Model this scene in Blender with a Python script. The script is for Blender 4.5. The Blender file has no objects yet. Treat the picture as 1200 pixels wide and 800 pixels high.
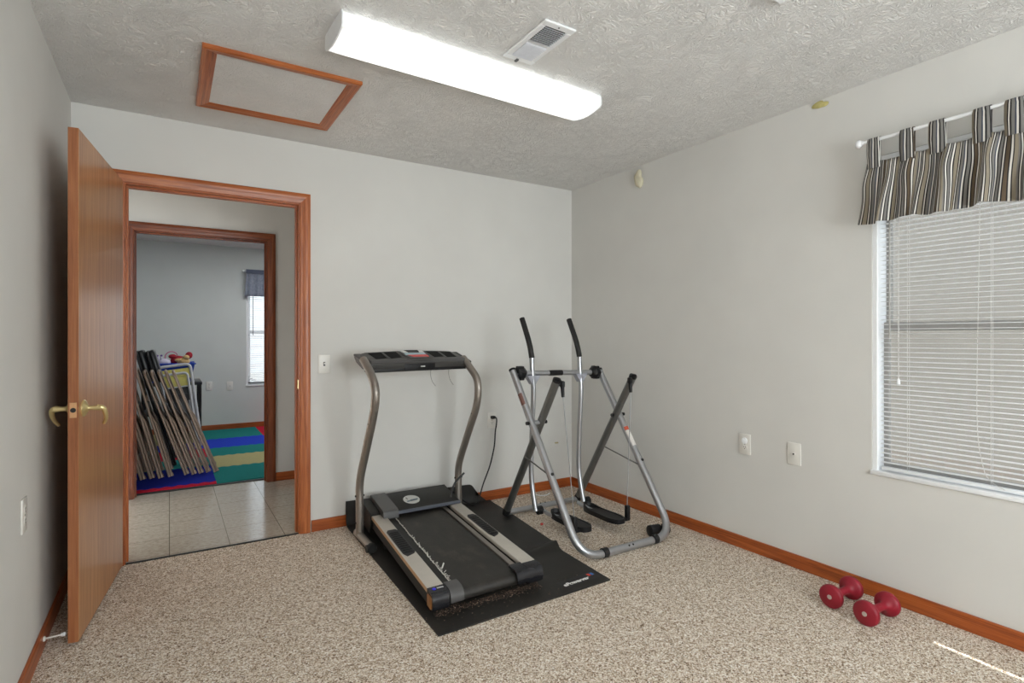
import bpy, bmesh, math, random
from mathutils import Vector, Matrix
random.seed(7)
C = bpy.context.scene.collection
PI = math.pi
R = math.radians

# ---------------------------------------------------------------- measurements of the place (metres)
XL, XR, YB, H = -0.431, 2.832, 3.616, 2.44      # left wall, right wall, back wall, ceiling height
YF = -1.9                                        # wall behind the camera
YH0, YH1 = 5.06, 5.18                            # far wall of the hall
YW = 8.25                                        # far wall of the room beyond the hall
CAM_Z, YAW, FPX, CY = 1.2224, 0.55655, 645.34, 395.5

# ---------------------------------------------------------------- materials
def lin(c):
    c = c / 255.0
    return c / 12.92 if c <= 0.04045 else ((c + 0.055) / 1.055) ** 2.4
def rgb(r, g, b): return (lin(r), lin(g), lin(b), 1.0)

def new_mat(name):
    m = bpy.data.materials.new(name); m.use_nodes = True
    nt = m.node_tree
    return m, nt, nt.nodes['Principled BSDF']

def coords(nt, scale=(1, 1, 1), kind='Object', rot=(0, 0, 0)):
    tc = nt.nodes.new('ShaderNodeTexCoord'); mp = nt.nodes.new('ShaderNodeMapping')
    mp.inputs['Scale'].default_value = scale; mp.inputs['Rotation'].default_value = rot
    nt.links.new(tc.outputs[kind], mp.inputs['Vector'])
    return mp.outputs['Vector']

def noise(nt, vec, scale, detail=4, rough=0.6, dist=0.0):
    n = nt.nodes.new('ShaderNodeTexNoise')
    n.inputs['Scale'].default_value = scale; n.inputs['Detail'].default_value = detail
    n.inputs['Roughness'].default_value = rough; n.inputs['Distortion'].default_value = dist
    nt.links.new(vec, n.inputs['Vector']); return n.outputs['Fac']

def ramp(nt, fac, stops, interp='LINEAR'):
    r = nt.nodes.new('ShaderNodeValToRGB'); cr = r.color_ramp; cr.interpolation = interp
    while len(cr.elements) < len(stops): cr.elements.new(0.5)
    for e, (p, c) in zip(cr.elements, stops): e.position = p; e.color = c
    nt.links.new(fac, r.inputs['Fac']); return r.outputs['Color']

def bump(nt, b, height, strength, dist=0.01):
    n = nt.nodes.new('ShaderNodeBump'); n.inputs['Strength'].default_value = strength
    n.inputs['Distance'].default_value = dist
    nt.links.new(height, n.inputs['Height']); nt.links.new(n.outputs['Normal'], b.inputs['Normal'])

def plain(name, col, rough=0.5, metal=0.0, vary=0.06, scale=30, bmp=0.0, bscale=200, spec=0.5):
    m, nt, b = new_mat(name)
    v = coords(nt); f = noise(nt, v, scale)
    lo = tuple(c * (1 - vary) for c in col[:3]) + (1,); hi = tuple(min(1, c * (1 + vary)) for c in col[:3]) + (1,)
    nt.links.new(ramp(nt, f, [(0.3, lo), (0.7, hi)]), b.inputs['Base Color'])
    b.inputs['Roughness'].default_value = rough; b.inputs['Metallic'].default_value = metal
    b.inputs['Specular IOR Level'].default_value = spec
    if bmp: bump(nt, b, noise(nt, v, bscale, 2), bmp, 0.003)
    return m

def wood(name, dark, mid, light, axis, rough=0.35, fine=1.0):
    m, nt, b = new_mat(name)
    sc = [55 * fine] * 3; sc[axis] = 2.2 * fine
    v = coords(nt, tuple(sc)); f = noise(nt, v, 1.0, 5, 0.65, 0.6)
    sc2 = [240 * fine] * 3; sc2[axis] = 6
    v2 = coords(nt, tuple(sc2)); g = noise(nt, v2, 1.0, 2, 0.5)
    mx = nt.nodes.new('ShaderNodeMath'); mx.operation = 'MULTIPLY_ADD'; mx.inputs[1].default_value = 0.35; 
    nt.links.new(g, mx.inputs[0]); 
    m2 = nt.nodes.new('ShaderNodeMath'); m2.operation = 'MULTIPLY'; m2.inputs[1].default_value = 0.65
    nt.links.new(f, m2.inputs[0]); nt.links.new(m2.outputs[0], mx.inputs[2])
    nt.links.new(ramp(nt, mx.outputs[0], [(0.33, dark), (0.5, mid), (0.68, light)]), b.inputs['Base Color'])
    b.inputs['Roughness'].default_value = rough
    bump(nt, b, mx.outputs[0], 0.15, 0.002)
    return m

oak_d, oak_m, oak_l = rgb(112, 54, 22), rgb(168, 92, 46), rgb(196, 122, 70)
OAK = [wood('oak trim grain %d' % a, oak_d, oak_m, oak_l, a) for a in range(3)]
OAKDIM = [wood('shaded oak trim grain %d' % a, rgb(72, 30, 10), rgb(118, 56, 24), rgb(150, 84, 44), a) for a in range(3)]  # darker oak copy, the hall's dimness partly put into its colour
OAKB = [wood('oak baseboard grain %d' % a, rgb(104, 46, 14), rgb(162, 80, 32), rgb(186, 104, 50), a) for a in range(3)]
LEAF = wood('honey oak door', rgb(150, 98, 58), rgb(178, 124, 78), rgb(198, 148, 100), 2, 0.29, 0.7)
LEAF.node_tree.nodes['Principled BSDF'].inputs['Specular IOR Level'].default_value = 0.46
LEAFEDGE = wood('door edge oak', rgb(122, 70, 38), rgb(148, 90, 54), rgb(166, 108, 68), 2, 0.45)
HATCH = wood('hatch oak', rgb(110, 62, 28), rgb(156, 98, 54), rgb(178, 120, 72), 0, 0.45)

def wall_mat(name, col, seed=0):
    m, nt, b = new_mat(name)
    v = coords(nt)
    f = noise(nt, v, 1.6, 3)
    lo = tuple(c * 0.96 for c in col[:3]) + (1,); hi = tuple(min(1, c * 1.03) for c in col[:3]) + (1,)
    nt.links.new(ramp(nt, f, [(0.3, lo), (0.7, hi)]), b.inputs['Base Color'])
    b.inputs['Roughness'].default_value = 0.75; b.inputs['Specular IOR Level'].default_value = 0.3
    bump(nt, b, noise(nt, v, 90, 3), 0.08, 0.004)
    return m
WALL = wall_mat('off white paint', rgb(215, 214, 210))
WALLFAR = wall_mat('pale grey paint', rgb(206, 210, 208))

def ceiling_mat():
    m, nt, b = new_mat('stomped ceiling texture')
    v = coords(nt)
    w1 = nt.nodes.new('ShaderNodeTexNoise'); w1.inputs['Scale'].default_value = 7; w1.inputs['Detail'].default_value = 2
    nt.links.new(v, w1.inputs['Vector'])
    mixv = nt.nodes.new('ShaderNodeVectorMath'); mixv.operation = 'MULTIPLY_ADD'
    mixv.inputs[1].default_value = (0.16, 0.16, 0.16)
    nt.links.new(w1.outputs['Color'], mixv.inputs[0]); nt.links.new(v, mixv.inputs[2])
    wv = nt.nodes.new('ShaderNodeTexNoise'); wv.inputs['Scale'].default_value = 30; wv.inputs['Detail'].default_value = 2
    wv.inputs['Distortion'].default_value = 2.2
    nt.links.new(mixv.outputs[0], wv.inputs['Vector'])
    rdg = nt.nodes.new('ShaderNodeMath'); rdg.operation = 'PINGPONG'; rdg.inputs[1].default_value = 0.14
    nt.links.new(wv.outputs['Fac'], rdg.inputs[0])
    big = noise(nt, v, 3.0, 3)
    nt.links.new(ramp(nt, big, [(0.3, rgb(228, 227, 225)), (0.7, rgb(236, 235, 233))]), b.inputs['Base Color'])
    b.inputs['Roughness'].default_value = 0.85; b.inputs['Specular IOR Level'].default_value = 0.2
    bump(nt, b, rdg.outputs[0], 0.7, 0.045)
    return m
CEIL = ceiling_mat()

def carpet_mat():
    m, nt, b = new_mat('flecked berber carpet')
    v = coords(nt)
    vo = nt.nodes.new('ShaderNodeTexVoronoi'); vo.inputs['Scale'].default_value = 270; vo.inputs['Randomness'].default_value = 1.0
    nt.links.new(v, vo.inputs['Vector'])
    sp = nt.nodes.new('ShaderNodeSeparateXYZ'); nt.links.new(vo.outputs['Color'], sp.inputs[0])
    vp = nt.nodes.new('ShaderNodeTexVoronoi'); vp.inputs['Scale'].default_value = 130; nt.links.new(v, vp.inputs['Vector'])
    sq = nt.nodes.new('ShaderNodeSeparateXYZ'); nt.links.new(vp.outputs['Color'], sq.inputs[0])
    m0 = nt.nodes.new('ShaderNodeMath'); m0.operation = 'MULTIPLY'; m0.inputs[1].default_value = 0.35; nt.links.new(sq.outputs['X'], m0.inputs[0])
    s = nt.nodes.new('ShaderNodeMath'); s.operation = 'MULTIPLY_ADD'; s.inputs[1].default_value = 0.65
    nt.links.new(sp.outputs['X'], s.inputs[0]); nt.links.new(m0.outputs[0], s.inputs[2])
    f = noise(nt, v, 160, 2, 0.6)
    col = ramp(nt, s.outputs[0], [(0.10, rgb(92, 72, 55)), (0.27, rgb(170, 147, 124)), (0.48, rgb(208, 190, 169)), (0.72, rgb(240, 230, 216)), (0.9, rgb(253, 250, 245))])
    nt.links.new(col, b.inputs['Base Color'])
    b.inputs['Roughness'].default_value = 0.95; b.inputs['Specular IOR Level'].default_value = 0.1
    bump(nt, b, f, 0.7, 0.012)
    return m
CARPET = carpet_mat()

def tile_mat():
    m, nt, b = new_mat('vinyl tile')
    v = coords(nt)
    br = nt.nodes.new('ShaderNodeTexBrick'); br.offset = 0.0
    br.inputs['Scale'].default_value = 1.0; br.inputs['Brick Width'].default_value = 0.305; br.inputs['Row Height'].default_value = 0.305
    br.inputs['Mortar Size'].default_value = 0.0022; br.inputs['Mortar Smooth'].default_value = 0.1
    nt.links.new(v, br.inputs['Vector'])
    f = noise(nt, v, 38, 5, 0.7)
    c = ramp(nt, f, [(0.25, rgb(136, 127, 115)), (0.42, rgb(176, 167, 154)), (0.6, rgb(190, 182, 169)), (0.75, rgb(206, 199, 187))])
    mix = nt.nodes.new('ShaderNodeMix'); mix.data_type = 'RGBA'
    nt.links.new(br.outputs['Fac'], mix.inputs['Factor']); nt.links.new(c, mix.inputs[6]); mix.inputs[7].default_value = rgb(112, 104, 94)
    nt.links.new(mix.outputs[2], b.inputs['Base Color'])
    b.inputs['Roughness'].default_value = 0.16
    bump(nt, b, noise(nt, v, 14, 2), 0.05, 0.01)
    return m
TILE = tile_mat()

WHITE = plain('white vinyl', rgb(238, 240, 242), 0.35, vary=0.02)
SLAT = plain('blind slat', rgb(236, 235, 236), 0.45, vary=0.02)
CORD = plain('blind cord', rgb(206, 204, 202), 0.6, vary=0.02)
PLATE = plain('white wall plate', rgb(226, 224, 218), 0.35, vary=0.02)
DARK = plain('dark slot', rgb(30, 28, 26), 0.6)
BLACK = plain('black plastic', rgb(22, 22, 24), 0.45, vary=0.15, spec=.35)
BLACKM = plain('black moulded plastic', rgb(34, 34, 38), 0.26, vary=0.12)
RUBBER = plain('black rubber', rgb(24, 24, 24), 0.6, vary=0.2, bmp=0.2)
GREYP = plain('charcoal grey plastic', rgb(78, 77, 77), 0.42)
CHAR = plain('dark charcoal plastic', rgb(42, 41, 39), 0.5, vary=0.08, spec=.2)
STEEL = plain('silver painted steel', rgb(178, 180, 184), 0.34, 0.85, vary=0.03)
STEELD = plain('dark grey painted steel', rgb(122, 122, 120), 0.38, 0.75, vary=0.05)
PEWTER = plain('pewter painted steel', rgb(150, 143, 136), 0.4, 0.75, vary=0.05)
SILVERRAIL = plain('silver grey plastic', rgb(188, 182, 172), 0.42, 0.1, vary=0.03)
TAN = plain('tan plastic', rgb(184, 148, 112), 0.5)
BRASS = plain('antique brass', rgb(222, 204, 150), 0.34, 0.8, vary=0.06)
COPPER = plain('pale copper plate', rgb(214, 166, 122), 0.35, 0.4)
CHROME = plain('chrome', rgb(220, 222, 226), 0.15, 1.0, vary=0.02)
CREAM = plain('cream foam', rgb(206, 200, 176), 0.85, vary=0.1, bmp=0.4, bscale=60)
YELLOWISH = plain('yellow foam', rgb(190, 180, 120), 0.85, vary=0.15)
RED = plain('dark red neoprene', rgb(140, 12, 36), 0.48, vary=0.05, bmp=0.05)
BLUEP = plain('blue plastic', rgb(24, 66, 176), 0.35)
TAUPE = plain('taupe enamel', rgb(152, 132, 116), 0.38, 0.25, vary=0.05)
YELLOW = plain('yellow green vinyl', rgb(214, 204, 110), 0.5)
BLACKV = plain('black vinyl pad', rgb(26, 27, 32), 0.35)

def mat_rubber():
    m, nt, b = new_mat('exercise mat rubber')
    v = coords(nt); f = noise(nt, v, 5, 5, 0.7); s = noise(nt, v, 160, 2)
    col = ramp(nt, f, [(0.3, rgb(24, 22, 20)), (0.6, rgb(34, 31, 27)), (0.8, rgb(52, 47, 42))])
    nt.links.new(col, b.inputs['Base Color']); b.inputs['Roughness'].default_value = 0.6
    bump(nt, b, s, 0.25, 0.002); return m
MATR = mat_rubber()
def belt_mat():
    m, nt, b = new_mat('worn belt')
    v = coords(nt, (1, 0.5, 1)); f = noise(nt, v, 9, 5, 0.75); s = noise(nt, v, 260, 2)
    col = ramp(nt, f, [(0.3, rgb(26, 24, 22)), (0.55, rgb(42, 39, 35)), (0.75, rgb(72, 66, 58))])
    nt.links.new(col, b.inputs['Base Color']); b.inputs['Roughness'].default_value = 0.55
    bump(nt, b, s, 0.2, 0.002); return m
BELT = belt_mat()

def lens_mat():
    m, nt, b = new_mat('lit prismatic lens')
    tc = nt.nodes.new('ShaderNodeTexCoord'); sx = nt.nodes.new('ShaderNodeSeparateXYZ')
    nt.links.new(tc.outputs['Object'], sx.inputs[0])
    ab = nt.nodes.new('ShaderNodeMath'); ab.operation = 'ABSOLUTE'; nt.links.new(sx.outputs['Y'], ab.inputs[0])
    # two tubes behind the lens: brightest at +-0.05 m, dimmer in the middle and at the sides
    cr = ramp(nt, ab.outputs[0], [(0.0, (0.78, 0.78, 0.76, 1)), (0.05, (1, 1, 0.98, 1)), (0.088, (0.7, 0.7, 0.69, 1)), (0.102, (0.27, 0.275, 0.27, 1)), (0.112, (0.2, 0.205, 0.2, 1))])
    ax = nt.nodes.new('ShaderNodeMath'); ax.operation = 'ABSOLUTE'; nt.links.new(sx.outputs['X'], ax.inputs[0])
    ce = ramp(nt, ax.outputs[0], [(0.57, (1, 1, 1, 1)), (0.645, (0.34, 0.34, 0.34, 1))])
    mx = nt.nodes.new('ShaderNodeMix'); mx.data_type = 'RGBA'; mx.blend_type = 'MULTIPLY'; mx.inputs['Factor'].default_value = 1
    nt.links.new(cr, mx.inputs[6]); nt.links.new(ce, mx.inputs[7])
    nt.links.new(mx.outputs[2], b.inputs['Emission Color'])
    b.inputs['Emission Strength'].default_value = LENS
    b.inputs['Base Color'].default_value = rgb(230, 232, 230); b.inputs['Roughness'].default_value = 0.3
    return m
LENS = 3.0
LENSM = lens_mat()

def glass_mat():
    m, nt, b = new_mat('window glass')
    out = nt.nodes['Material Output']; nt.nodes.remove(b)
    tr = nt.nodes.new('ShaderNodeBsdfTransparent'); gl = nt.nodes.new('ShaderNodeBsdfGlossy'); gl.inputs['Roughness'].default_value = 0.02
    mx = nt.nodes.new('ShaderNodeMixShader'); mx.inputs[0].default_value = 0.08
    tr.inputs['Color'].default_value = (0.93, 0.95, 0.95, 1)
    nt.links.new(tr.outputs[0], mx.inputs[1]); nt.links.new(gl.outputs[0], mx.inputs[2]); nt.links.new(mx.outputs[0], out.inputs['Surface'])
    return m
GLASS = glass_mat()

def stripe_mat(name, stops, period, rough=0.85):
    m, nt, b = new_mat(name)
    uv = nt.nodes.new('ShaderNodeUVMap'); uv.uv_map = 'UVMap'
    sx = nt.nodes.new('ShaderNodeSeparateXYZ'); nt.links.new(uv.outputs[0], sx.inputs[0])
    d = nt.nodes.new('ShaderNodeMath'); d.operation = 'DIVIDE'; d.inputs[1].default_value = period; nt.links.new(sx.outputs['X'], d.inputs[0])
    fr = nt.nodes.new('ShaderNodeMath'); fr.operation = 'FRACT'; nt.links.new(d.outputs[0], fr.inputs[0])
    nt.links.new(ramp(nt, fr.outputs[0], stops, 'CONSTANT'), b.inputs['Base Color'])
    b.inputs['Roughness'].default_value = rough; b.inputs['Specular IOR Level'].default_value = 0.15
    b.inputs['Sheen Weight'].default_value = 0.1
    bump(nt, b, noise(nt, coords(nt), 500, 1), 0.15, 0.002)
    return m
kd, kw, kt, kg, kb, kn = rgb(46, 44, 46), rgb(214, 211, 204), rgb(138, 129, 113), rgb(120, 118, 114), rgb(74, 78, 90), rgb(96, 83, 68)
FABRIC = stripe_mat('striped valance cotton', [(0, kg), (.05, kd), (.075, kw), (.115, kd), (.15, kt), (.25, kd), (.275, kw), (.30, kd), (.33, kg), (.39, kb), (.42, kw), (.455, kd), (.49, kg),
    (.55, kd), (.58, kw), (.61, kd), (.64, kn), (.71, kd), (.735, kw), (.775, kd), (.80, kt), (.87, kg), (.91, kd), (.935, kw), (.97, kd)], 0.155)

def rug_mat():
    m, nt, b = new_mat('striped classroom rug')
    v = coords(nt)   # object origin is at the world origin of the rug's corner
    sx = nt.nodes.new('ShaderNodeSeparateXYZ'); nt.links.new(v, sx.inputs[0])
    wav = nt.nodes.new('ShaderNodeMath'); wav.operation = 'SINE'
    wm = nt.nodes.new('ShaderNodeMath'); wm.operation = 'MULTIPLY'; wm.inputs[1].default_value = 70; nt.links.new(sx.outputs['X'], wm.inputs[0]); nt.links.new(wm.outputs[0], wav.inputs[0])
    yy = nt.nodes.new('ShaderNodeMath'); yy.operation = 'MULTIPLY_ADD'; yy.inputs[1].default_value = 0.012
    nt.links.new(wav.outputs[0], yy.inputs[0]); nt.links.new(sx.outputs['Y'], yy.inputs[2])
    yn = nt.nodes.new('ShaderNodeMath'); yn.operation = 'DIVIDE'; yn.inputs[1].default_value = 3.0; nt.links.new(yy.outputs[0], yn.inputs[0])
    teal, blue, cobalt, sand, red = rgb(34, 124, 120), rgb(40, 66, 190), rgb(30, 44, 150), rgb(178, 170, 122), rgb(190, 34, 58)
    k = lambda y: max(0, (y - 5.20) / 3.0)
    right = ramp(nt, yn.outputs[0], [(0, teal), (k(5.82), sand), (k(6.38), teal), (k(6.85), blue), (k(7.46), teal)], 'CONSTANT')
    left = ramp(nt, yn.outputs[0], [(0, red), (k(5.26), cobalt), (k(5.93), teal), (k(6.38), red), (k(6.88), blue), (k(7.3), sand)], 'CONSTANT')
    end = ramp(nt, yn.outputs[0], [(0, blue), (k(6.2), sand), (k(7.2), red)], 'CONSTANT')
    def sel(thr, a, c):
        g = nt.nodes.new('ShaderNodeMath'); g.operation = 'GREATER_THAN'; g.inputs[1].default_value = thr; nt.links.new(sx.outputs['X'], g.inputs[0])
        mx = nt.nodes.new('ShaderNodeMix'); mx.data_type = 'RGBA'; nt.links.new(g.outputs[0], mx.inputs['Factor']); nt.links.new(a, mx.inputs[6]); nt.links.new(c, mx.inputs[7]); return mx.outputs[2]
    # x is measured from the rug's left corner (-0.45)
    col = sel(0.45 + 0.99, sel(0.45 + 0.335, left, right), end)
    f = noise(nt, v, 120, 2)
    mx = nt.nodes.new('ShaderNodeMix'); mx.data_type = 'RGBA'; mx.blend_type = 'MULTIPLY'; mx.inputs['Factor'].default_value = 0.5
    nt.links.new(col, mx.inputs[6]); nt.links.new(ramp(nt, f, [(0.3, (0.7, 0.7, 0.7, 1)), (0.7, (1, 1, 1, 1))]), mx.inputs[7])
    nt.links.new(mx.outputs[2], b.inputs['Base Color']); b.inputs['Roughness'].default_value = 0.95; b.inputs['Specular IOR Level'].default_value = 0.1
    bump(nt, b, f, 0.3, 0.004)
    return m
RUGM = rug_mat()

# ---------------------------------------------------------------- mesh helpers (all shapes are given in world coordinates)
def box(bm, x0, x1, y0, y1, z0, z1, T=None, bev=0.0, seg=2):
    vs = [bm.verts.new((x, y, z)) for x in (x0, x1) for y in (y0, y1) for z in (z0, z1)]
    f = [(0, 1, 3, 2), (4, 6, 7, 5), (0, 4, 5, 1), (2, 3, 7, 6), (0, 2, 6, 4), (1, 5, 7, 3)]
    fs = [bm.faces.new([vs[i] for i in q]) for q in f]
    if bev:
        es = set(e for q in fs for e in q.edges)
        r = bmesh.ops.bevel(bm, geom=list(es), offset=bev, segments=seg, affect='EDGES', profile=0.5)
        vs = list(set(v for v in r['verts']) | set(v for v in vs if v.is_valid))
    if T:
        for v in vs: v.co = Vector(T(*v.co))
    return vs

def prism(bm, prof, a0, a1, put):
    """profile (list of 2d points) extruded from a0 to a1; put(a, p, q) -> xyz"""
    A = [bm.verts.new(put(a0, *p)) for p in prof]; B = [bm.verts.new(put(a1, *p)) for p in prof]
    n = len(prof)
    for i in range(n): bm.faces.new((A[i], A[(i + 1) % n], B[(i + 1) % n], B[i]))
    bm.faces.new(A[::-1]); bm.faces.new(B)

def smooth_path(pts, n=6):
    P = [Vector(p) for p in pts]; out = []
    for i in range(len(P) - 1):
        p0 = P[max(i - 1, 0)]; p1 = P[i]; p2 = P[i + 1]; p3 = P[min(i + 2, len(P) - 1)]
        for k in range(n):
            t = k / n
            out.append(0.5 * ((2 * p1) + (p2 - p0) * t + (2 * p0 - 5 * p1 + 4 * p2 - p3) * t * t + (3 * p1 - p0 - 3 * p2 + p3) * t ** 3))
    out.append(P[-1]); return out

def fillet(pts, r, n=6):
    P = [Vector(p) for p in pts]; out = [P[0]]
    for i in range(1, len(P) - 1):
        a = (P[i - 1] - P[i]); b = (P[i + 1] - P[i]); rr = min(r, a.length * 0.49, b.length * 0.49)
        s = P[i] + a.normalized() * rr; e = P[i] + b.normalized() * rr
        for k in range(n + 1):
            t = k / n; out.append((1 - t) ** 2 * s + 2 * t * (1 - t) * P[i] + t * t * e)
    out.append(P[-1]); return out

def tube(bm, pts, r, seg=12, r2=None, caps=True):
    P = [Vector(p) for p in pts]; n = len(P); rings = []
    rad = r if callable(r) else (lambda t: r)
    t0 = (P[1] - P[0]).normalized()
    up = Vector((0, 0, 1)) if abs(t0.z) < 0.9 else Vector((0, 1, 0))
    u = t0.cross(up).normalized()
    for i in range(n):
        t = (P[min(i + 1, n - 1)] - P[max(i - 1, 0)]).normalized()
        u = (u - t * u.dot(t)).normalized(); w = t.cross(u)
        rr = rad(i / (n - 1)); rw = rr if r2 is None else r2
        rings.append([bm.verts.new(P[i] + u * rr * math.cos(2 * PI * k / seg) + w * rw * math.sin(2 * PI * k / seg)) for k in range(seg)])
    for a, b in zip(rings, rings[1:]):
        for k in range(seg):
            bm.faces.new((a[k], a[(k + 1) % seg], b[(k + 1) % seg], b[k]))
    if caps:
        bm.faces.new(rings[0][::-1]); bm.faces.new(rings[-1])

def cyl(bm, a, b, r, seg=20): tube(bm, [a, b], r, seg)

def lathe(bm, prof, origin, axis, seg=28):
    """prof: (distance along axis, radius)"""
    o = Vector(origin); ax = Vector(axis).normalized()
    u = ax.cross(Vector((0, 0, 1)) if abs(ax.z) < 0.9 else Vector((0, 1, 0))).normalized(); w = ax.cross(u)
    rings = [[bm.verts.new(o + ax * d + (u * math.cos(2 * PI * k / seg) + w * math.sin(2 * PI * k / seg)) * max(r, 1e-4)) for k in range(seg)] for d, r in prof]
    for a, b in zip(rings, rings[1:]):
        for k in range(seg): bm.faces.new((a[k], a[(k + 1) % seg], b[(k + 1) % seg], b[k]))
    bm.faces.new(rings[0][::-1]); bm.faces.new(rings[-1])

def ball(bm, c, r, sx=1, sy=1, sz=1, sub=2):
    bmesh.ops.create_icosphere(bm, subdivisions=sub, radius=1.0, matrix=Matrix.Translation(c) @ Matrix.Diagonal((r * sx, r * sy, r * sz, 1)))

ORIG = {}
def obj(name, bm, m, parent=None, origin=None, smooth=True, ang=35):
    bmesh.ops.recalc_face_normals(bm, faces=bm.faces)
    if parent is not None: o0 = ORIG[parent.name]
    elif origin is not None: o0 = Vector(origin)
    else:
        xs = [v.co for v in bm.verts]
        lo = Vector([min(c[i] for c in xs) for i in range(3)]); hi = Vector([max(c[i] for c in xs) for i in range(3)])
        o0 = Vector(((lo.x + hi.x) / 2, (lo.y + hi.y) / 2, lo.z))
    for v in bm.verts: v.co -= o0
    me = bpy.data.meshes.new(name); bm.to_mesh(me); bm.free()
    if smooth:
        me.polygons.foreach_set('use_smooth', [True] * len(me.polygons)); me.set_sharp_from_angle(angle=R(ang))
    for k in (m if isinstance(m, (list, tuple)) else [m]): me.materials.append(k)
    o = bpy.data.objects.new(name, me); C.objects.link(o)
    ORIG[o.name] = o0.copy()
    if parent is not None: o.parent = parent
    else: o.location = o0
    return o

def tag(o, label, cat, group=None):
    o['label'] = label; o['category'] = cat
    if group: o['group'] = group
    return o
def thing(name, label, cat, loc, group=None):
    o = bpy.data.objects.new(name, None); C.objects.link(o); o.location = loc; o.empty_display_size = 0.05
    ORIG[o.name] = Vector(loc); return tag(o, label, cat, group)
def struct(name, bm, m, parent=None, label=None, origin=(0, 0, 0), smooth=False):
    o = obj(name, bm, m, parent, None if parent is not None else origin, smooth)
    if parent is None: o['kind'] = 'structure'; 
    if parent is None and label: o['label'] = label
    return o
def copy_tree(o, parent=None):
    c = o.copy(); C.objects.link(c); c.parent = parent
    for ch in [k for k in bpy.data.objects if k.parent == o]: copy_tree(ch, c)
    return c
BM = bmesh.new

# ================================================================ THE ROOM SHELL
T_ = 0.12
DX0, DX1, DH = -0.20, 0.684, 2.052       # doorway to the hall
EX0, EX1, EH = -0.225, 0.700, 2.035      # doorway beyond
WY0, WY1, WZ0, WZ1 = 0.40, 1.317, 0.583, 2.075   # window in the right wall
FX0, FX1, FZ0, FZ1 = 0.885, 1.80, 0.568, 2.05    # window in the far room

bm = BM(); box(bm, XL - T_, XR + .15, YF - T_, YB + 0.003, -0.05, 0); struct('floor', bm, CARPET, label='flecked beige and brown carpet floor of the exercise room')
bm = BM(); box(bm, XL - T_, XR + .15, YF - T_, YB + T_, H, H + .08); struct('ceiling', bm, CEIL, label='grey white stomp textured ceiling of the exercise room')
bm = BM(); box(bm, XL - T_, DX0 - .012, YB, YB + T_, 0, H); box(bm, DX1 + .012, XR, YB, YB + T_, 0, H); box(bm, DX0 - .012, DX1 + .012, YB, YB + T_, DH + .012, H)
struct('wall_back', bm, WALL, label='off white back wall with the doorway')
bm = BM(); box(bm, XL - T_, XL, YF - T_, YB, 0, H); struct('wall_left', bm, WALL, label='off white left wall behind the open door')
bm = BM(); box(bm, XR, XR + .15, YF - T_, WY0, 0, H); box(bm, XR, XR + .15, WY1, YB + T_, 0, H)
box(bm, XR, XR + .15, WY0, WY1, 0, WZ0); box(bm, XR, XR + .15, WY0, WY1, WZ1, H)
struct('wall_right', bm, WALL, label='off white right wall with the window')
BX0, BX1, BZ0, BZ1 = .55, 2.30, .60, 2.07           # window added behind the viewer for fill light
GX0, GX1 = 2.457, 2.477                            # narrow gap beside the added door behind the viewer, shapes a line of sun
bm = BM(); box(bm, XL - T_, BX0, YF - T_, YF, 0, H); box(bm, BX1, GX0, YF - T_, YF, 0, H); box(bm, BX0, BX1, YF - T_, YF, 0, BZ0); box(bm, BX0, BX1, YF - T_, YF, BZ1, H); box(bm, GX0, XR, YF - T_, YF, 2.05, H)
struct('wall_front', bm, WALL, label='off white wall behind the viewer')
bm = BM(); box(bm, GX1, XR, YF - .06, YF - .02, .0, 2.05, bev=.002, seg=1); struct('sun_slit_door', bm, LEAF, label='oak door leaf added behind the viewer to leave a slit for the sun')  # unseen leaf, added so the slit draws the sun line on the carpet
bm = BM(); box(bm, -1.5, 2.36, YF - 3.6, YF - T_, 2.22, 2.32); struct('sun_block_slab', bm, WALL, label='unseen slab added outside the wall behind the viewer to block the sun')  # added out of view to keep direct sun out of the rear window

# hall
bm = BM(); box(bm, -1.8, 2.4, YB + 0.003, YH1 - 0.01, -0.05, 0); struct('floor_hall', bm, TILE, label='shiny cream vinyl tile floor of the hall')
bm = BM(); box(bm, -1.8, 2.4, YB + T_, YH0, H, H + .08); struct('ceiling_hall', bm, CEIL)
bm = BM(); box(bm, -1.8, EX0 - .012, YH0, YH1, 0, H); box(bm, EX1 + .012, 2.4, YH0, YH1, 0, H); box(bm, EX0 - .012, EX1 + .012, YH0, YH1, EH + .012, H)
struct('wall_hall', bm, WALL, label='hall wall with the second doorway')
bm = BM(); box(bm, -1.9, -1.8, YB + T_, YH1, 0, H); struct('wall_hall_left', bm, WALL)
bm = BM(); box(bm, 2.4, 2.5, YB + T_, YH1, 0, H); struct('wall_hall_right', bm, WALL)
# far room
XFL, XFR = -0.47, 3.0
bm = BM(); box(bm, XFL - .1, XFR + .1, YH1 - 0.01, YW + .12, -0.05, 0); struct('floor_far', bm, plain('dark floor', rgb(70, 66, 60), 0.7), label='dark floor under the striped rug')
bm = BM(); box(bm, XFL - .1, XFR + .1, YH1, YW + .12, H, H + .08); struct('ceiling_far', bm, CEIL)
bm = BM(); box(bm, XFL - .1, XFL, YH1, YW, 0, H); struct('wall_far_left', bm, WALLFAR)
bm = BM(); box(bm, XFR, XFR + .1, YH1, YW, 0, H); struct('wall_far_right', bm, WALLFAR)
bm = BM(); box(bm, XFL - .1, FX0, YW, YW + .12, 0, H); box(bm, FX1, XFR + .1, YW, YW + .12, 0, H); box(bm, FX0, FX1, YW, YW + .12, 0, FZ0); box(bm, FX0, FX1, YW, YW + .12, FZ1, H)
struct('wall_far', bm, WALLFAR, label='pale grey wall of the room beyond the hall')
# ground outside
bm = BM(); box(bm, XR + .15, 30, -20, 30, -0.6, -0.5); struct('ground', bm, plain('pale gravel', rgb(160, 158, 154), 0.9, vary=0.15, scale=3))

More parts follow.
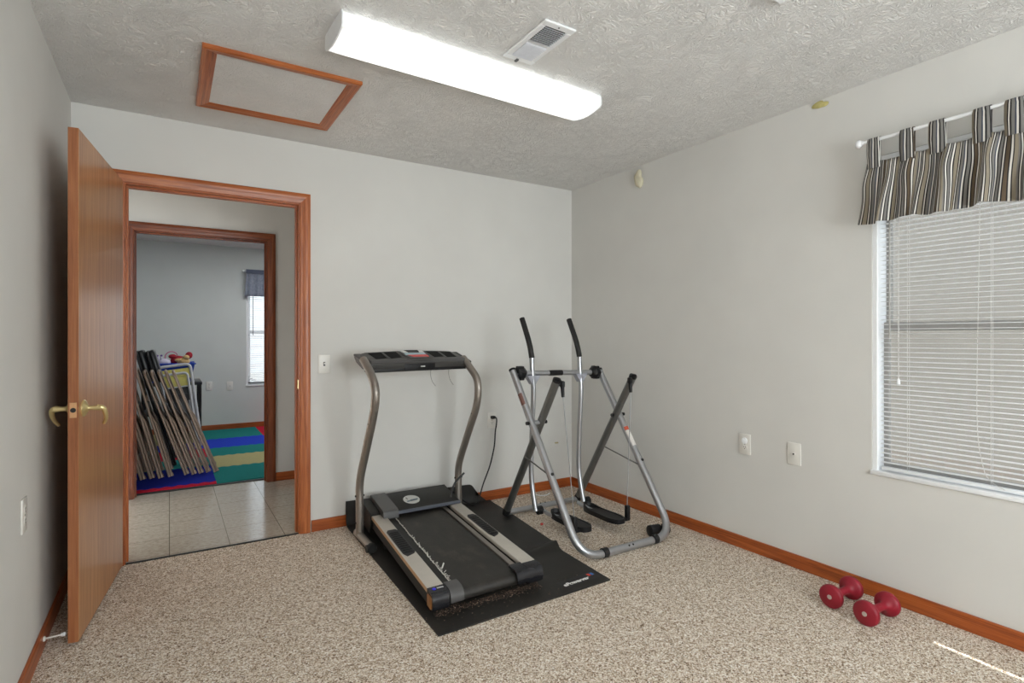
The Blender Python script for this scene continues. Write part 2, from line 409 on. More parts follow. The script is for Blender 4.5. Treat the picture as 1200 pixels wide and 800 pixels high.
# pale stucco house wall seen through the blind
SIDING = plain('pale stucco', rgb(156, 148, 139), .9, vary=.03, scale=3)
bm = BM(); hx = XR + 3.6
box(bm, hx, hx + .2, -6, 9, -.5, 3.05)
box(bm, hx - .02, hx + .01, -6, 9, 3.0, 3.15)
nh = tag(obj('neighbour_house', bm, SIDING, smooth=False), 'pale stucco house wall outside, seen through the mini blind', 'building')

# baseboards
def baseboard(name, x0, x1, y0, y1, ax, m=None, top=0.072):
    """board with an eased top edge, lying along ax"""
    b = BM(); box(b, x0, x1, y0, y1, 0.0, top, bev=0.003, seg=2); return struct(name, b, (m or OAKB)[ax])
bt = 0.013
baseboard('baseboard_back', DX1 + .075, XR, YB - bt, YB, 0)
baseboard('baseboard_right', XR - bt, XR, YF, YB - bt, 1)
baseboard('baseboard_left', XL, XL + bt, YF, YB, 1)
baseboard('baseboard_back_left', XL + bt, DX0 - .075, YB - bt, YB, 0)
baseboard('baseboard_hall', EX1 + .07, 2.4, YH0 - bt, YH0, 0)
baseboard('baseboard_hall_left', -1.8, EX0 - .07, YH0 - bt, YH0, 0)
baseboard('baseboard_far', XFL, XFR, YW - bt, YW, 0)
baseboard('baseboard_far_left', XFL, XFL + bt, YH1, YW - bt, 1)

# door casings, jambs, stops
CAS = [(0, 0), (0, .010), (.010, .0135), (.026, .0135), (.034, .017), (.05, .018), (.062, .015), (.062, 0)]   # across, out
def casing(name, x0, x1, zh, ywall, out, ywall2, OAK=OAK, label=None):
    root = bpy.data.objects.new(name, None); C.objects.link(root); root['kind'] = 'structure'; ORIG[name] = Vector((0, 0, 0))
    if label: root['label'] = label
    rev = .006; w = .062
    def mitre(face, o):
        y = lambda q: face + o * q
        for side, xe, sgn in (('left', x0 - rev, -1), ('right', x1 + rev, 1)):
            b = BM()
            prof = CAS
            A = [b.verts.new((xe + sgn * p, y(q), 0)) for p, q in prof]; B = [b.verts.new((xe + sgn * p, y(q), zh + rev + p)) for p, q in prof]
            n = len(prof)
            for i in range(n): b.faces.new((A[i], A[(i + 1) % n], B[(i + 1) % n], B[i]))
            b.faces.new(A[::-1]); b.faces.new(B); obj('casing', b, OAK[2], root)
        b = BM()
        A = [b.verts.new((x0 - rev - p, y(q), zh + rev + p)) for p, q in CAS]; B = [b.verts.new((x1 + rev + p, y(q), zh + rev + p)) for p, q in CAS]
        n = len(CAS)
        for i in range(n): b.faces.new((A[i], A[(i + 1) % n], B[(i + 1) % n], B[i]))
        b.faces.new(A[::-1]); b.faces.new(B); obj('casing', b, OAK[0], root)
    mitre(ywall, out); mitre(ywall2, -out)
    ya, yb = min(ywall, ywall2), max(ywall, ywall2); ym = ywall - out * 0.045
    for xa, xb in ((x0 - .012, x0), (x1, x1 + .012)):
        b = BM(); box(b, xa, xb, ya, yb, 0, zh + .012); obj('jamb', b, OAK[2], root, smooth=False)
    b = BM(); box(b, x0, x1, ya, yb, zh, zh + .012); obj('jamb', b, OAK[0], root, smooth=False)
    s0, s1 = ym, ym - out * .035
    for xa, xb in ((x0, x0 + .01), (x1 - .01, x1)):
        b = BM(); box(b, xa, xb, min(s0, s1), max(s0, s1), 0, zh); obj('stop', b, OAK[2], root, smooth=False)
    b = BM(); box(b, x0 + .01, x1 - .01, min(s0, s1), max(s0, s1), zh - .01, zh); obj('stop', b, OAK[0], root, smooth=False)
    return root
t1 = casing('trim_1', DX0, DX1, DH, YB, -1, YB + T_, label='oak casing around the near doorway')
b = BM(); box(b, DX1 - .0015, DX1 + .001, YB + .008, YB + .034, .90, .96); box(b, DX1 - .004, DX1 - .001, YB + .004, YB + .010, .905, .955); obj('strike_plate', b, BRASS, t1)
casing('trim_2', EX0, EX1, EH, YH0, -1, YH1, OAKDIM, label='oak casing around the far doorway, hall shade in its colour')
# threshold strips
b = BM(); box(b, DX0, DX1, YB - .004, YB + .012, 0, .006, bev=.002); struct('trim_3', b, RUBBER, label='black edging strip between carpet and tile')
b = BM(); box(b, EX0, EX1, YH1 - .03, YH1 + .01, 0, .007, bev=.002); struct('trim_4', b, RUBBER, label='black edging strip in front of the striped rug')

# ---------------------------------------------------------------- the open door
Hh = Vector((-0.210, 3.575)); Fr = Vector((-0.306, 2.766))
dv = (Fr - Hh).normalized(); nv = Vector((-dv.y, dv.x)); 
if nv.x > 0: nv = -nv                           # nv points to the left wall
LW = (Fr - Hh).length; DT = 0.035
def door_T(a, t, z):                             # a along the leaf from the hinge, t towards the left wall
    p = Hh + dv * a + nv * t; return (p.x, p.y, z)
door = bpy.data.objects.new('door_1', None); C.objects.link(door); door['kind'] = 'structure'; door['label'] = 'honey oak flush door standing open against the left wall'
door.location = (Hh.x, Hh.y, 0); ORIG['door_1'] = Vector((Hh.x, Hh.y, 0))
bm = BM(); box(bm, 0, LW, 0, DT, .015, 2.055, T=door_T, bev=.0015, seg=1)
leaf = obj('leaf', bm, [LEAF, LEAFEDGE], door)
for p in leaf.data.polygons:
    n = p.normal
    if abs(n.x * dv.x + n.y * dv.y) > .8: p.material_index = 1
for s, t0 in ((1, 0.0), (-1, DT)):               # a lever on each face
    HZ = .935; ha = LW - .065
    P = lambda a, o, z, s=s, t0=t0: Vector(door_T(a, t0 - s * o, z))
    b = BM(); ax = Vector((nv.x, nv.y, 0)) * -s
    lathe(b, [(0, .034), (.004, .034), (.009, .030), (.014, .018), (.018, .014)], P(ha, 0, HZ), ax, 24)
    le = obj('door_handle', b, BRASS, door)
    b = BM(); tube(b, [P(ha, .012, HZ), P(ha, .022, HZ), P(ha, .034, HZ), P(ha, .060, HZ)], lambda t: .013 - .004 * math.sin(PI * t), 14)
    tube(b, smooth_path([P(ha, .046, HZ + .003), P(ha - .004, .066, HZ - .003), P(ha - .018, .071, HZ - .026), P(ha - .04, .068, HZ - .052), P(ha - .055, .058, HZ - .072)], 5), lambda t: .0115 - .005 * t, 12)
    obj('lever', b, BRASS, le)
b = BM(); box(b, LW - .0005, LW + .0015, .006, DT - .006, .905, .965, T=door_T, bev=.0005, seg=1); lp = obj('latch_plate', b, COPPER, door)
b = BM(); c0 = Vector(door_T(LW + .001, DT / 2, .935)); ax = Vector((dv.x, dv.y, 0)); lathe(b, [(0, .0095), (.0015, .0095), (.002, .006)], c0, ax, 20); obj('latch_bolt', b, DARK, lp)
for hz in (.25, 1.05, 1.85):
    b = BM(); cyl(b, (Hh.x - .012 - .028, Hh.y + .018, hz - .045), (Hh.x - .012 - .028, Hh.y + .018, hz + .045), .006, 10); obj('hinge', b, BRASS, door)

# door stop on the left baseboard
ds = thing('door_stop', 'thin white spring door stop on the left baseboard by the open door', 'door stop', (XL + bt, 2.79, .045))
a, e = Vector((XL + bt, 2.795, .045)), Vector((-.352, 2.775, .055))
b = BM(); tube(b, [a, a + (e - a) * .9], .0035, 8); lathe(b, [(0, .010), (.004, .010), (.006, .005)], a, e - a, 12); obj('spring', b, PLATE, ds)
b = BM(); lathe(b, [(0, .006), (.003, .0075), (.012, .0075), (.014, .005)], a + (e - a) * .86, e - a, 12); obj('rubber_tip', b, WHITE, ds)

# ---------------------------------------------------------------- ceiling: hatch, light, vents
hx0, hx1, hy0, hy1 = .115, .780, 2.600, 3.288
hr = thing('attic_hatch', 'oak framed attic hatch in the ceiling left of the light', 'attic hatch', ((hx0 + hx1) / 2, (hy0 + hy1) / 2, H - .02))
w = .058
b = BM(); box(b, hx0 + w - .01, hx1 - w + .01, hy0 + w - .01, hy1 - w + .01, H - .006, H - .0005); obj('panel', b, CEIL, hr, smooth=False)
HP = [(0, 0), (0, .016), (.008, .02), (.022, .016), (.03, .0165), (.042, .012), (.052, .011), (w, .007), (w, 0)]
cor = [(hx0, hy0), (hx1, hy0), (hx1, hy1), (hx0, hy1)]
inn = [(1, 1), (-1, 1), (-1, -1), (1, -1)]
for i in range(4):
    j = (i + 1) % 4; b = BM()
    A = [b.verts.new((cor[i][0] + inn[i][0] * p, cor[i][1] + inn[i][1] * p, H - q)) for p, q in HP]
    B = [b.verts.new((cor[j][0] + inn[j][0] * p, cor[j][1] + inn[j][1] * p, H - q)) for p, q in HP]
    n = len(HP)
    for k in range(n): b.faces.new((A[k], A[(k + 1) % n], B[(k + 1) % n], B[k]))
    b.faces.new(A[::-1]); b.faces.new(B); obj('frame_rail', b, OAK[i % 2], hr)

LC = Vector((1.185, 2.195, H)); LA = R(1.9); LLEN = .648
lt = thing('ceiling_light', 'long white fluorescent light with a lit wraparound lens on the ceiling', 'ceiling light', LC)
lt.rotation_euler.z = LA
def lput(a, p, q): return (LC.x + a, LC.y + p, H - q)
bm = BM(); prism(bm, [(-.085, 0), (-.085, .02), (.085, .02), (.085, 0)], -LLEN + .01, LLEN - .01, lput); obj('housing', bm, WHITE, lt)
lens = [(-.104, .004), (-.112, .012), (-.113, .050), (-.104, .062)] + [(-.104 + .208 * k / 10, .062 + .016 * math.sin(PI * k / 10)) for k in range(1, 10)] + [(.104, .062), (.113, .050), (.112, .012), (.104, .004)]
bm = BM(); prism(bm, lens, -LLEN + .006, LLEN - .006, lput); obj('lens', bm, LENSM, lt)
cap = [(p * 1.02, q + (.002 if q > .03 else 0)) for p, q in lens]; cap[0] = (-.106, 0); cap[-1] = (.106, 0)
for s in (-1, 1):
    bm = BM(); prism(bm, cap, s * (LLEN - .006), s * LLEN, lput); obj('end_cap', bm, WHITE, lt)

vx0, vx1, vy0, vy1 = 1.216, 1.366, 1.711, 2.03
vr = thing('ceiling_vent', 'white two way air register in the ceiling beside the long light', 'air vent', ((vx0 + vx1) / 2, (vy0 + vy1) / 2, H - .01))
b = BM(); box(b, vx0 + .02, vx1 - .02, vy0 + .03, vy1 - .03, H - .002, H - .0005); obj('duct_opening', b, DARK, vr, smooth=False)
b = BM()
f1 = .026; fl = [(vx0, vx1, vy0, vy0 + .034), (vx0, vx1, vy1 - .034, vy1), (vx0, vx0 + f1, vy0 + .034, vy1 - .034), (vx1 - f1, vx1, vy0 + .034, vy1 - .034)]
for q in fl: box(b, *q, H - .010, H - .001, bev=.003, seg=1)
ymid = (vy0 + vy1) / 2; box(b, vx0 + f1, vx1 - f1, ymid - .004, ymid + .004, H - .010, H - .002); obj('frame', b, WHITE, vr)
VSL = plain('register slat', rgb(206, 208, 214), 0.4)
for nm, ya, yb, sg in (('louver_bank', vy0 + .036, ymid - .006, -1), ('louver_bank', ymid + .006, vy1 - .036, 1)):
    b = BM(); n = 10
    for k in range(n):
        y = ya + (yb - ya) * (k + .5) / n; c, s_ = math.cos(R(48)), math.sin(R(48)) * sg
        q = [(-.0075, -.0006), (.0075, -.0006), (.0075, .0006), (-.0075, .0006)]
        prism(b, [(y + u * c - v_ * s_, .0085 + u * s_ + v_ * c) for u, v_ in q], vx0 + f1 - .001, vx1 - f1 + .001, lambda a_, p, q_: (a_, p, H - q_))
    obj(nm, b, VSL, vr)
b = BM(); box(b, vx0 + .06, vx0 + .072, vy1 - .018, vy1 + .004, H - .016, H - .008, bev=.002); obj('damper_lever', b, GREYP, vr)
for y in (vy0 + .017,): b = BM(); lathe(b, [(0, .004), (.0015, .003)], ((vx0 + vx1) / 2, y, H - .010), (0, 0, -1), 10); obj('screw', b, GREYP, vr)

gx1, gy1 = 1.875, 1.178
gr = thing('return_vent', 'white framed ceiling grille at the top edge of the view', 'air vent', (gx1 - .2, gy1 - .2, H - .012))
b = BM()
for q in ((gx1 - .4, gx1, gy1 - .022, gy1), (gx1 - .4, gx1, gy1 - .4, gy1 - .378), (gx1 - .022, gx1, gy1 - .378, gy1 - .022), (gx1 - .4, gx1 - .378, gy1 - .378, gy1 - .022)): box(b, *q, H - .014, H - .001, bev=.003, seg=1)
obj('frame', b, WHITE, gr)
b = BM()
for k in range(24):
    y = gy1 - .378 + .356 * (k + .5) / 24
    prism(b, [(y - .005, .003), (y + .007, .009), (y + .007, .0103), (y - .005, .0043)], gx1 - .38, gx1 - .02, lambda a_, p, q_: (a_, p, H - q_))
obj('louver_bank', b, plain('grille grey', rgb(176, 176, 172), .5), gr)

# ---------------------------------------------------------------- windows
w1 = bpy.data.objects.new('window_1', None); C.objects.link(w1); w1['kind'] = 'structure'; w1['label'] = 'white vinyl window in the right wall behind the blind'; ORIG['window_1'] = Vector((0, 0, 0))
b = BM()
fx0, fx1 = XR + .004, XR + .118
for q in ((WY1 - .022, WY1, WZ0, WZ1), (WY0, WY0 + .022, WZ0, WZ1)): box(b, fx0, fx1, q[0], q[1], q[2] + .012, q[3], bev=.002, seg=1)
box(b, fx0, fx1, WY0 + .022, WY1 - .022, WZ1 - .022, WZ1, bev=.002, seg=1)
obj('window_frame', b, WHITE, w1)
b = BM(); box(b, XR - .012, fx1, WY0 - .004, WY1 + .004, WZ0 - .006, WZ0 + .014, bev=.003, seg=2); obj('window_sill', b, WHITE, w1)
for za, zb, xo in ((WZ0 + .014, 1.295, .075), (1.255, WZ1 - .022, .098)):
    b = BM()
    y0_, y1_ = WY0 + .022, WY1 - .022; x_ = XR + xo
    for q in ((y0_, y1_, za, za + .035), (y0_, y1_, zb - .035, zb), (y0_, y0_ + .022, za + .035, zb - .035), (y1_ - .022, y1_, za + .035, zb - .035)): box(b, x_ - .01, x_ + .01, *q, bev=.002, seg=1)
    sa = obj('sash', b, plain('grey beige sash', rgb(158, 155, 150), .5), w1)
    b = BM(); box(b, x_ - .002, x_ + .002, y0_ + .022, y1_ - .022, za + .035, zb - .035); obj('pane', b, GLASS, sa, smooth=False)

BX = XR + .024                                     # plane of the mini blind
by0, by1, bz0, bz1 = WY0 + .036, 1.284, .624, 2.035
bl = thing('window_blind', 'white mini blind lowered over the window on the right wall', 'window blind', (BX, (by0 + by1) / 2, WZ0 + .014))
b = BM(); box(b, BX - .013, BX + .013, by0, by1, bz1 - .004, WZ1 - .024, bev=.002, seg=1); obj('headrail', b, WHITE, bl)
b = BM(); box(b, BX - .012, BX + .012, by0, by1, bz0 - .022, bz0 - .006, bev=.004, seg=2); obj('bottom_rail', b, WHITE, bl)
b = BM(); pitch = .0215; n = int((bz1 - .012 - (bz0 + .012)) / pitch) + 1; TA = R(1.5)
for k in range(n):
    zc = bz0 + .014 + k * pitch
    rows = []
    for u in (-1, -.4, .4, 1):
        d = u * .0125; bow = .0030 * (1 - u * u)
        rows.append([(BX + d * math.cos(TA) - bow * math.sin(TA), zc + d * math.sin(TA) + bow * math.cos(TA))])
    pr = [r[0] for r in rows]; th_ = .0008
    pr2 = pr + [(x + th_ * math.sin(TA), z - th_ * math.cos(TA)) for x, z in reversed(pr)]
    prism(b, pr2, by0, by1, lambda a_, p, q_: (p, a_, q_))
obj('slats', b, SLAT, bl, ang=60)
for yy in (1.175, .875, .55):
    b = BM()
    for dx in (-.0125, .0125): tube(b, [(BX + dx * .82, yy, bz0 - .01), (BX + dx * .82, yy, bz1)], .0009, 6)
    obj('ladder_cord', b, CORD, bl)
b = BM(); tube(b, [(BX - .020, 1.243, bz1 - .01), (BX - .021, 1.243, 1.22)], .0038, 8); obj('tilt_wand', b, plain('clear grey wand', rgb(170, 168, 164), .25), bl)
b = BM(); tube(b, [(BX - .019, 1.212, bz1 - .01), (BX - .019, 1.208, 1.03)], .0011, 6); tube(b, [(BX - .019, 1.205, bz1 - .01), (BX - .019, 1.206, 1.03)], .0011, 6); lc = obj('lift_cord', b, CORD, bl)
b = BM(); lathe(b, [(0, .002), (.004, .005), (.022, .0075), (.026, .0075), (.028, .005)], (BX - .019, 1.207, 1.036), (0, 0, -1), 12); obj('tassel', b, WHITE, lc)
b = BM(); tube(b, smooth_path([(BX - .019, .905, bz1 - .01), (BX - .019, .912, 1.5), (BX - .020, .918, .9), (BX - .017, .9, .7), (BX - .016, .876, .64), (BX - .015, .83, .612)], 6), .0011, 6); obj('lift_cord', b, CORD, bl)

RX, RZ = XR - .085, 2.128
rod = thing('curtain_rod', 'thin white curtain rod over the window on the right wall', 'curtain rod', (RX, .85, RZ))
b = BM(); cyl(b, (RX, 1.318, RZ), (RX, .39, RZ), .0075, 14); obj('pole', b, WHITE, rod)
for yy, s in ((1.316, 1), (.392, -1)):
    b = BM(); lathe(b, [(-.004, .0095), (0, .0105), (.003, .0085), (.005, .011), (.009, .0155), (.015, .0185), (.022, .0185), (.028, .0155), (.033, .009), (.035, .003)], (RX, yy, RZ), (0, s, 0), 18); obj('finial', b, WHITE, rod)
    b = BM(); tube(b, [(XR - .001, yy - s * .02, RZ), (RX, yy - s * .02, RZ)], .005, 8); lathe(b, [(0, .016), (.004, .016), (.006, .01)], (XR, yy - s * .02, RZ), (-1, 0, 0), 14); obj('bracket', b, WHITE, rod)

# valance
va = thing('valance', 'striped tab top valance in grey, white, black and tan on the white rod', 'valance', (RX, .85, 1.752))
tabs = [(1.268, .052), (1.134, .055), (1.022, .058), (.872, .058), (.772, .058), (.64, .058), (.53, .058), (.43, .056)]
def uvface(bm, fs, uvl, fn):
    for f in fs:
        for l in f.loops: l[uvl].uv = fn[l.vert]
bm = BM(); uvl = bm.loops.layers.uv.new('UVMap'); NU, NV = 220, 22; grid = []; fn = {}
ztop, zbot = 2.036, 1.752
def sag(y):                                        # droop of the top hem between tabs
    ts = [t for t, _ in tabs]; d = min(abs(y - t) for t in ts); return .010 * min(1, d / .05)
for j in range(NV + 1):
    t = j / NV; row = []
    for i in range(NU + 1):
        s = i / NU
        y = 1.300 + .032 * t - s * (.92 + .03 * t)
        fold = (.013 * math.sin(s * 47 + .8 * math.sin(5 * s)) + .009 * math.sin(s * 83 + 1.3 + 1.6 * t) + .006 * math.sin(s * 29 + 2.1 * t))
        amp = .35 + 1.15 * t
        pinch = .010 * math.sin(s * 38 + 1.0) * math.exp(-((t - .32) / .22) ** 2)
        x = RX + .006 + fold * amp - .012 * t - .5 * abs(pinch)
        y += pinch * .8 + .006 * math.cos(s * 47) * amp
        z = ztop - sag(y) * (1 - t) - t * (ztop - zbot) - .006 * math.sin(s * 23) * t
        v_ = bm.verts.new((x, y, z)); fn[v_] = (s * 1.30, t); row.append(v_)
    grid.append(row)
fs = [bm.faces.new((grid[j][i], grid[j + 1][i], grid[j + 1][i + 1], grid[j][i + 1])) for j in range(NV) for i in range(NU)]
uvface(bm, fs, uvl, fn)
pn = obj('panel', bm, FABRIC, va, ang=80)
sm = pn.modifiers.new('thickness', 'SOLIDIFY'); sm.thickness = .0015
for ty, tw in tabs:
    bm = BM(); uvl = bm.loops.layers.uv.new('UVMap'); fn = {}; rows = []
    path = [(RX - .003, 2.0), (RX - .009, 2.06), (RX - .0105, RZ - .01), (RX - .0095, RZ + .004), (RX - .005, RZ + .0105), (RX + .003, RZ + .0105), (RX + .0095, RZ + .003), (RX + .0105, RZ - .012), (RX + .012, 2.06), (RX + .013, 2.0)]
    for k, (px, pz) in enumerate(path):
        r_ = []
        for i in range(5):
            u = i / 4; yy = ty + tw / 2 - tw * u + .002 * math.sin(k * 1.3 + i)
            v_ = bm.verts.new((px - .002 * math.sin(u * PI) * (1 if k < 5 else -1), yy, pz)); fn[v_] = (u * .056 + .036 + .01 * math.sin(ty * 40), k); r_.append(v_)
        rows.append(r_)
    fs = [bm.faces.new((rows[k][i], rows[k + 1][i], rows[k + 1][i + 1], rows[k][i + 1])) for k in range(len(rows) - 1) for i in range(4)]
    uvface(bm, fs, uvl, fn)
    tb = obj('tab', bm, FABRIC, va, ang=80); sm = tb.modifiers.new('thickness', 'SOLIDIFY'); sm.thickness = .0015

# window added behind the viewer, an opening for the fill light
w3 = bpy.data.objects.new('fill_window', None); C.objects.link(w3); w3['kind'] = 'structure'; w3['label'] = 'wide white window added in the wall behind the viewer for fill light'; ORIG['fill_window'] = Vector((0, 0, 0))
b = BM()
for q in ((BX0, BX0 + .04, BZ0, BZ1), (BX1 - .04, BX1, BZ0, BZ1), (BX0 + .04, BX1 - .04, BZ0, BZ0 + .04), (BX0 + .04, BX1 - .04, BZ1 - .04, BZ1), ((BX0 + BX1) / 2 - .02, (BX0 + BX1) / 2 + .02, BZ0 + .04, BZ1 - .04)): box(b, q[0], q[1], YF - .1, YF - .03, q[2], q[3], bev=.002, seg=1)
obj('window_frame', b, WHITE, w3)
b = BM(); box(b, BX0 + .04, BX1 - .04, YF - .067, YF - .063, BZ0 + .04, BZ1 - .04); obj('pane', b, GLASS, w3, smooth=False)

# window in the far room
w2 = bpy.data.objects.new('window_2', None); C.objects.link(w2); w2['kind'] = 'structure'; w2['label'] = 'tall white window in the room beyond the hall'; ORIG['window_2'] = Vector((0, 0, 0))
b = BM()
for q in ((FX0, FX0 + .022, FZ0 + .012, FZ1), (FX1 - .022, FX1, FZ0 + .012, FZ1), (FX0 + .022, FX1 - .022, FZ1 - .022, FZ1)): box(b, q[0], q[1], YW + .004, YW + .115, q[2], q[3], bev=.002, seg=1)
obj('window_frame', b, WHITE, w2)
b = BM(); box(b, FX0 - .004, FX1 + .004, YW - .012, YW + .115, FZ0 - .006, FZ0 + .014, bev=.003); obj('window_sill', b, WHITE, w2)
for za, zb, yo in ((FZ0 + .014, 1.315, .07), (1.285, FZ1 - .022, .092)):
    b = BM(); x0_, x1_ = FX0 + .022, FX1 - .022; y_ = YW + yo
    for q in ((x0_, x1_, za, za + .035), (x0_, x1_, zb - .035, zb), (x0_, x0_ + .035, za + .035, zb - .035), (x1_ - .035, x1_, za + .035, zb - .035)): box(b, q[0], q[1], y_ - .01, y_ + .01, q[2], q[3], bev=.002, seg=1)
    sa = obj('sash', b, WHITE, w2)
    b = BM(); box(b, x0_ + .035, x1_ - .035, y_ - .002, y_ + .002, za + .035, zb - .035); obj('pane', b, GLASS, sa, smooth=False)
BY = YW + .024
b2 = thing('window_blind', 'white mini blind on the window of the far room', 'window blind', ((FX0 + FX1) / 2, BY, FZ0 + .014))
b = BM(); box(b, FX0 + .026, FX1 - .026, BY - .013, BY + .013, 2.0, FZ1 - .024, bev=.002, seg=1); obj('headrail', b, WHITE, b2)
b = BM(); box(b, FX0 + .026, FX1 - .026, BY - .012, BY + .012, .60, .614, bev=.003, seg=1); obj('bottom_rail', b, GREYP, b2)
b = BM(); n = 64
for k in range(n):
    zc = .632 + k * .0215; TB = R(28)
    q = [(-.0125, -.0003), (.0125, -.0003), (.0125, .0003), (-.0125, .0003)]
    prism(b, [(BY + u * math.cos(TB) - v_ * math.sin(TB), zc + u * math.sin(TB) + v_ * math.cos(TB)) for u, v_ in q], FX0 + .026, FX1 - .026, lambda a_, p, q_: (a_, p, q_))
obj('slats', b, SLAT, b2)
b = BM(); tube(b, [(FX0 + .085, BY - .02, 2.0), (FX0 + .085, BY - .02, 1.25)], .004, 8); obj('tilt_wand', b, GREYP, b2)
rod2 = thing('curtain_rod', 'slim white curtain rod over the window of the far room', 'curtain rod', (1.34, YW - .07, 2.12))
b = BM(); cyl(b, (FX0 - .02, YW - .07, 2.12), (FX1 + .02, YW - .07, 2.12), .0075, 12); obj('pole', b, WHITE, rod2)
for xx, s in ((FX0 - .02, -1), (FX1 + .02, 1)):
    b = BM(); lathe(b, [(0, .008), (.006, .007), (.012, .014), (.02, .016), (.028, .012), (.032, .004)], (xx, YW - .07, 2.12), (s, 0, 0), 14); obj('finial', b, WHITE, rod2)
    b = BM(); tube(b, [(xx - s * .012, YW - .001, 2.12), (xx - s * .012, YW - .07, 2.12)], .005, 8); obj('bracket', b, WHITE, rod2)
va2 = thing('valance', 'short grey blue valance on the window of the far room', 'valance', (1.34, YW - .07, 1.78))
bm = BM(); NU, NV = 90, 8; grid = []
for j in range(NV + 1):
    t = j / NV; grid.append([bm.verts.new((FX0 - .005 - .02 * t + (FX1 - FX0 + .01 + .04 * t) * i / NU, YW - .081 - .004 * t + (.008 + .01 * t) * math.sin(i * .75 + .4 * math.sin(i * .3)), 2.135 - t * .355)) for i in range(NU + 1)])
for j in range(NV):
    for i in range(NU): bm.faces.new((grid[j][i], grid[j + 1][i], grid[j + 1][i + 1], grid[j][i + 1]))
def sheer():
    m, nt, bb = new_mat('grey blue cotton'); v = coords(nt)
    nt.links.new(ramp(nt, noise(nt, v, 40), [(.3, rgb(120, 126, 142)), (.7, rgb(146, 152, 166))]), bb.inputs['Base Color']); bb.inputs['Roughness'].default_value = .9
    bb.inputs['Transmission Weight'].default_value = 0.0
    return m
p2 = obj('panel', bm, sheer(), va2, ang=80); p2.modifiers.new('thickness', 'SOLIDIFY').thickness = .0015
bm = BM(); box(bm, FX0 - .012, FX1 + .012, YW - .096, YW - .092, 2.085, 2.14); obj('heading_band', bm, plain('slate band', rgb(88, 94, 112), .9), va2)

# ---------------------------------------------------------------- wall plates
def plate_T(wall, u, z):
    """returns a function (a across, o out, z) -> xyz for a plate centred at u on that wall"""
    if wall == 'back': return lambda a, o, dz: (u + a, YB - o, z + dz)
    if wall == 'right': return lambda a, o, dz: (XR - o, u - a, z + dz)
    if wall == 'left': return lambda a, o, dz: (XL + o, u + a, z + dz)
    if wall == 'far': return lambda a, o, dz: (u + a, YW - o, z + dz)
def plate(name, label, cat, wall, u, z, kind, group=None):
    T = plate_T(wall, u, z); root = thing(name, label, cat, T(0, 0, 0), group)
    b = BM(); box(b, -.037, .037, .0002, .0062, -.059, .059, T=T, bev=.0025, seg=2); obj('cover_plate', b, PLATE, root)
    if kind == 'switch':
        b = BM(); box(b, -.006, .006, .006, .0072, -.013, .013, T=T); obj('slot', b, GREYP, root)
        b = BM(); box(b, -.0035, .0035, .006, .019, -.002, .008, T=T, bev=.001, seg=1); obj('toggle', b, PLATE, root)
    elif kind == 'coax':
        b = BM(); lathe(b, [(0, .0075), (.003, .0075), (.0032, .005)], T(0, .0062, 0), Vector(T(0, 1, 0)) - Vector(T(0, 0, 0)), 14); obj('jack_ring', b, PLATE, root)
        b = BM(); lathe(b, [(0, .0042), (.008, .0038)], T(0, .0062, 0), Vector(T(0, 1, 0)) - Vector(T(0, 0, 0)), 12); obj('jack', b, DARK, root)
    else:
        for s in (1, -1):
            b = BM(); d = Vector(T(0, 1, 0)) - Vector(T(0, 0, 0))
            if kind == 'capped' and s == 1:
                lathe(b, [(0, .0185), (.004, .0185), (.006, .016), (.0063, .009), (.0085, .008)], T(0, .0062, .0195), d, 22); obj('safety_cap', b, WHITE, root); continue
            vs = [(0.0168 * math.cos(t) if abs(math.sin(t)) < .82 else .0168 * math.cos(t), .0145 * max(-.95, min(.95, math.sin(t) * 1.15))) for t in [2 * PI * k / 24 for k in range(24)]]
            A = [b.verts.new(T(p, .006, q + s * .0195)) for p, q in vs]; B = [b.verts.new(T(p, .0078, q + s * .0195)) for p, q in vs]
            for k in range(24): b.faces.new((A[k], A[(k + 1) % 24], B[(k + 1) % 24], B[k]))
            b.faces.new(B); rc = obj('receptacle', b, PLATE, root)
            b = BM()
            for a_ in (-.0062, .0062): box(b, a_ - .0011, a_ + .0011, .0076, .0081, s * .0195 + .000, s * .0195 + .0075, T=T)
            lathe(b, [(0, .0026), (.0006, .0026)], T(0, .0076, s * .0195 - .0065), d, 10); obj('slots', b, DARK, rc)
        b = BM(); lathe(b, [(0, .003), (.001, .0025)], T(0, .0062, 0), Vector(T(0, 1, 0)) - Vector(T(0, 0, 0)), 10); obj('screw', b, GREYP, root)
    return root
plate('light_switch', 'white toggle light switch beside the near doorway casing', 'light switch', 'back', .838, 1.055, 'switch')
plate('electrical_outlet', 'white outlet on the back wall with the black cord plugged in', 'outlet', 'back', 2.068, .600, 'duplex')
plate('electrical_outlet', 'white outlet with a round safety cap on the right wall', 'outlet', 'right', 1.994, .607, 'capped')
plate('cable_outlet', 'white cable jack plate on the right wall nearer the window', 'wall plate', 'right', 1.698, .603, 'coax')
plate('electrical_outlet', 'white outlet on the left wall in front of the open door', 'outlet', 'left', 2.512, .608, 'duplex')
plate('electrical_outlet', 'white outlet on the far room wall beside the chairs', 'outlet', 'far', .444, .588, 'duplex')
plate('cable_outlet', 'white cable jack plate on the far room wall below the window', 'wall plate', 'far', .686, .578, 'coax')

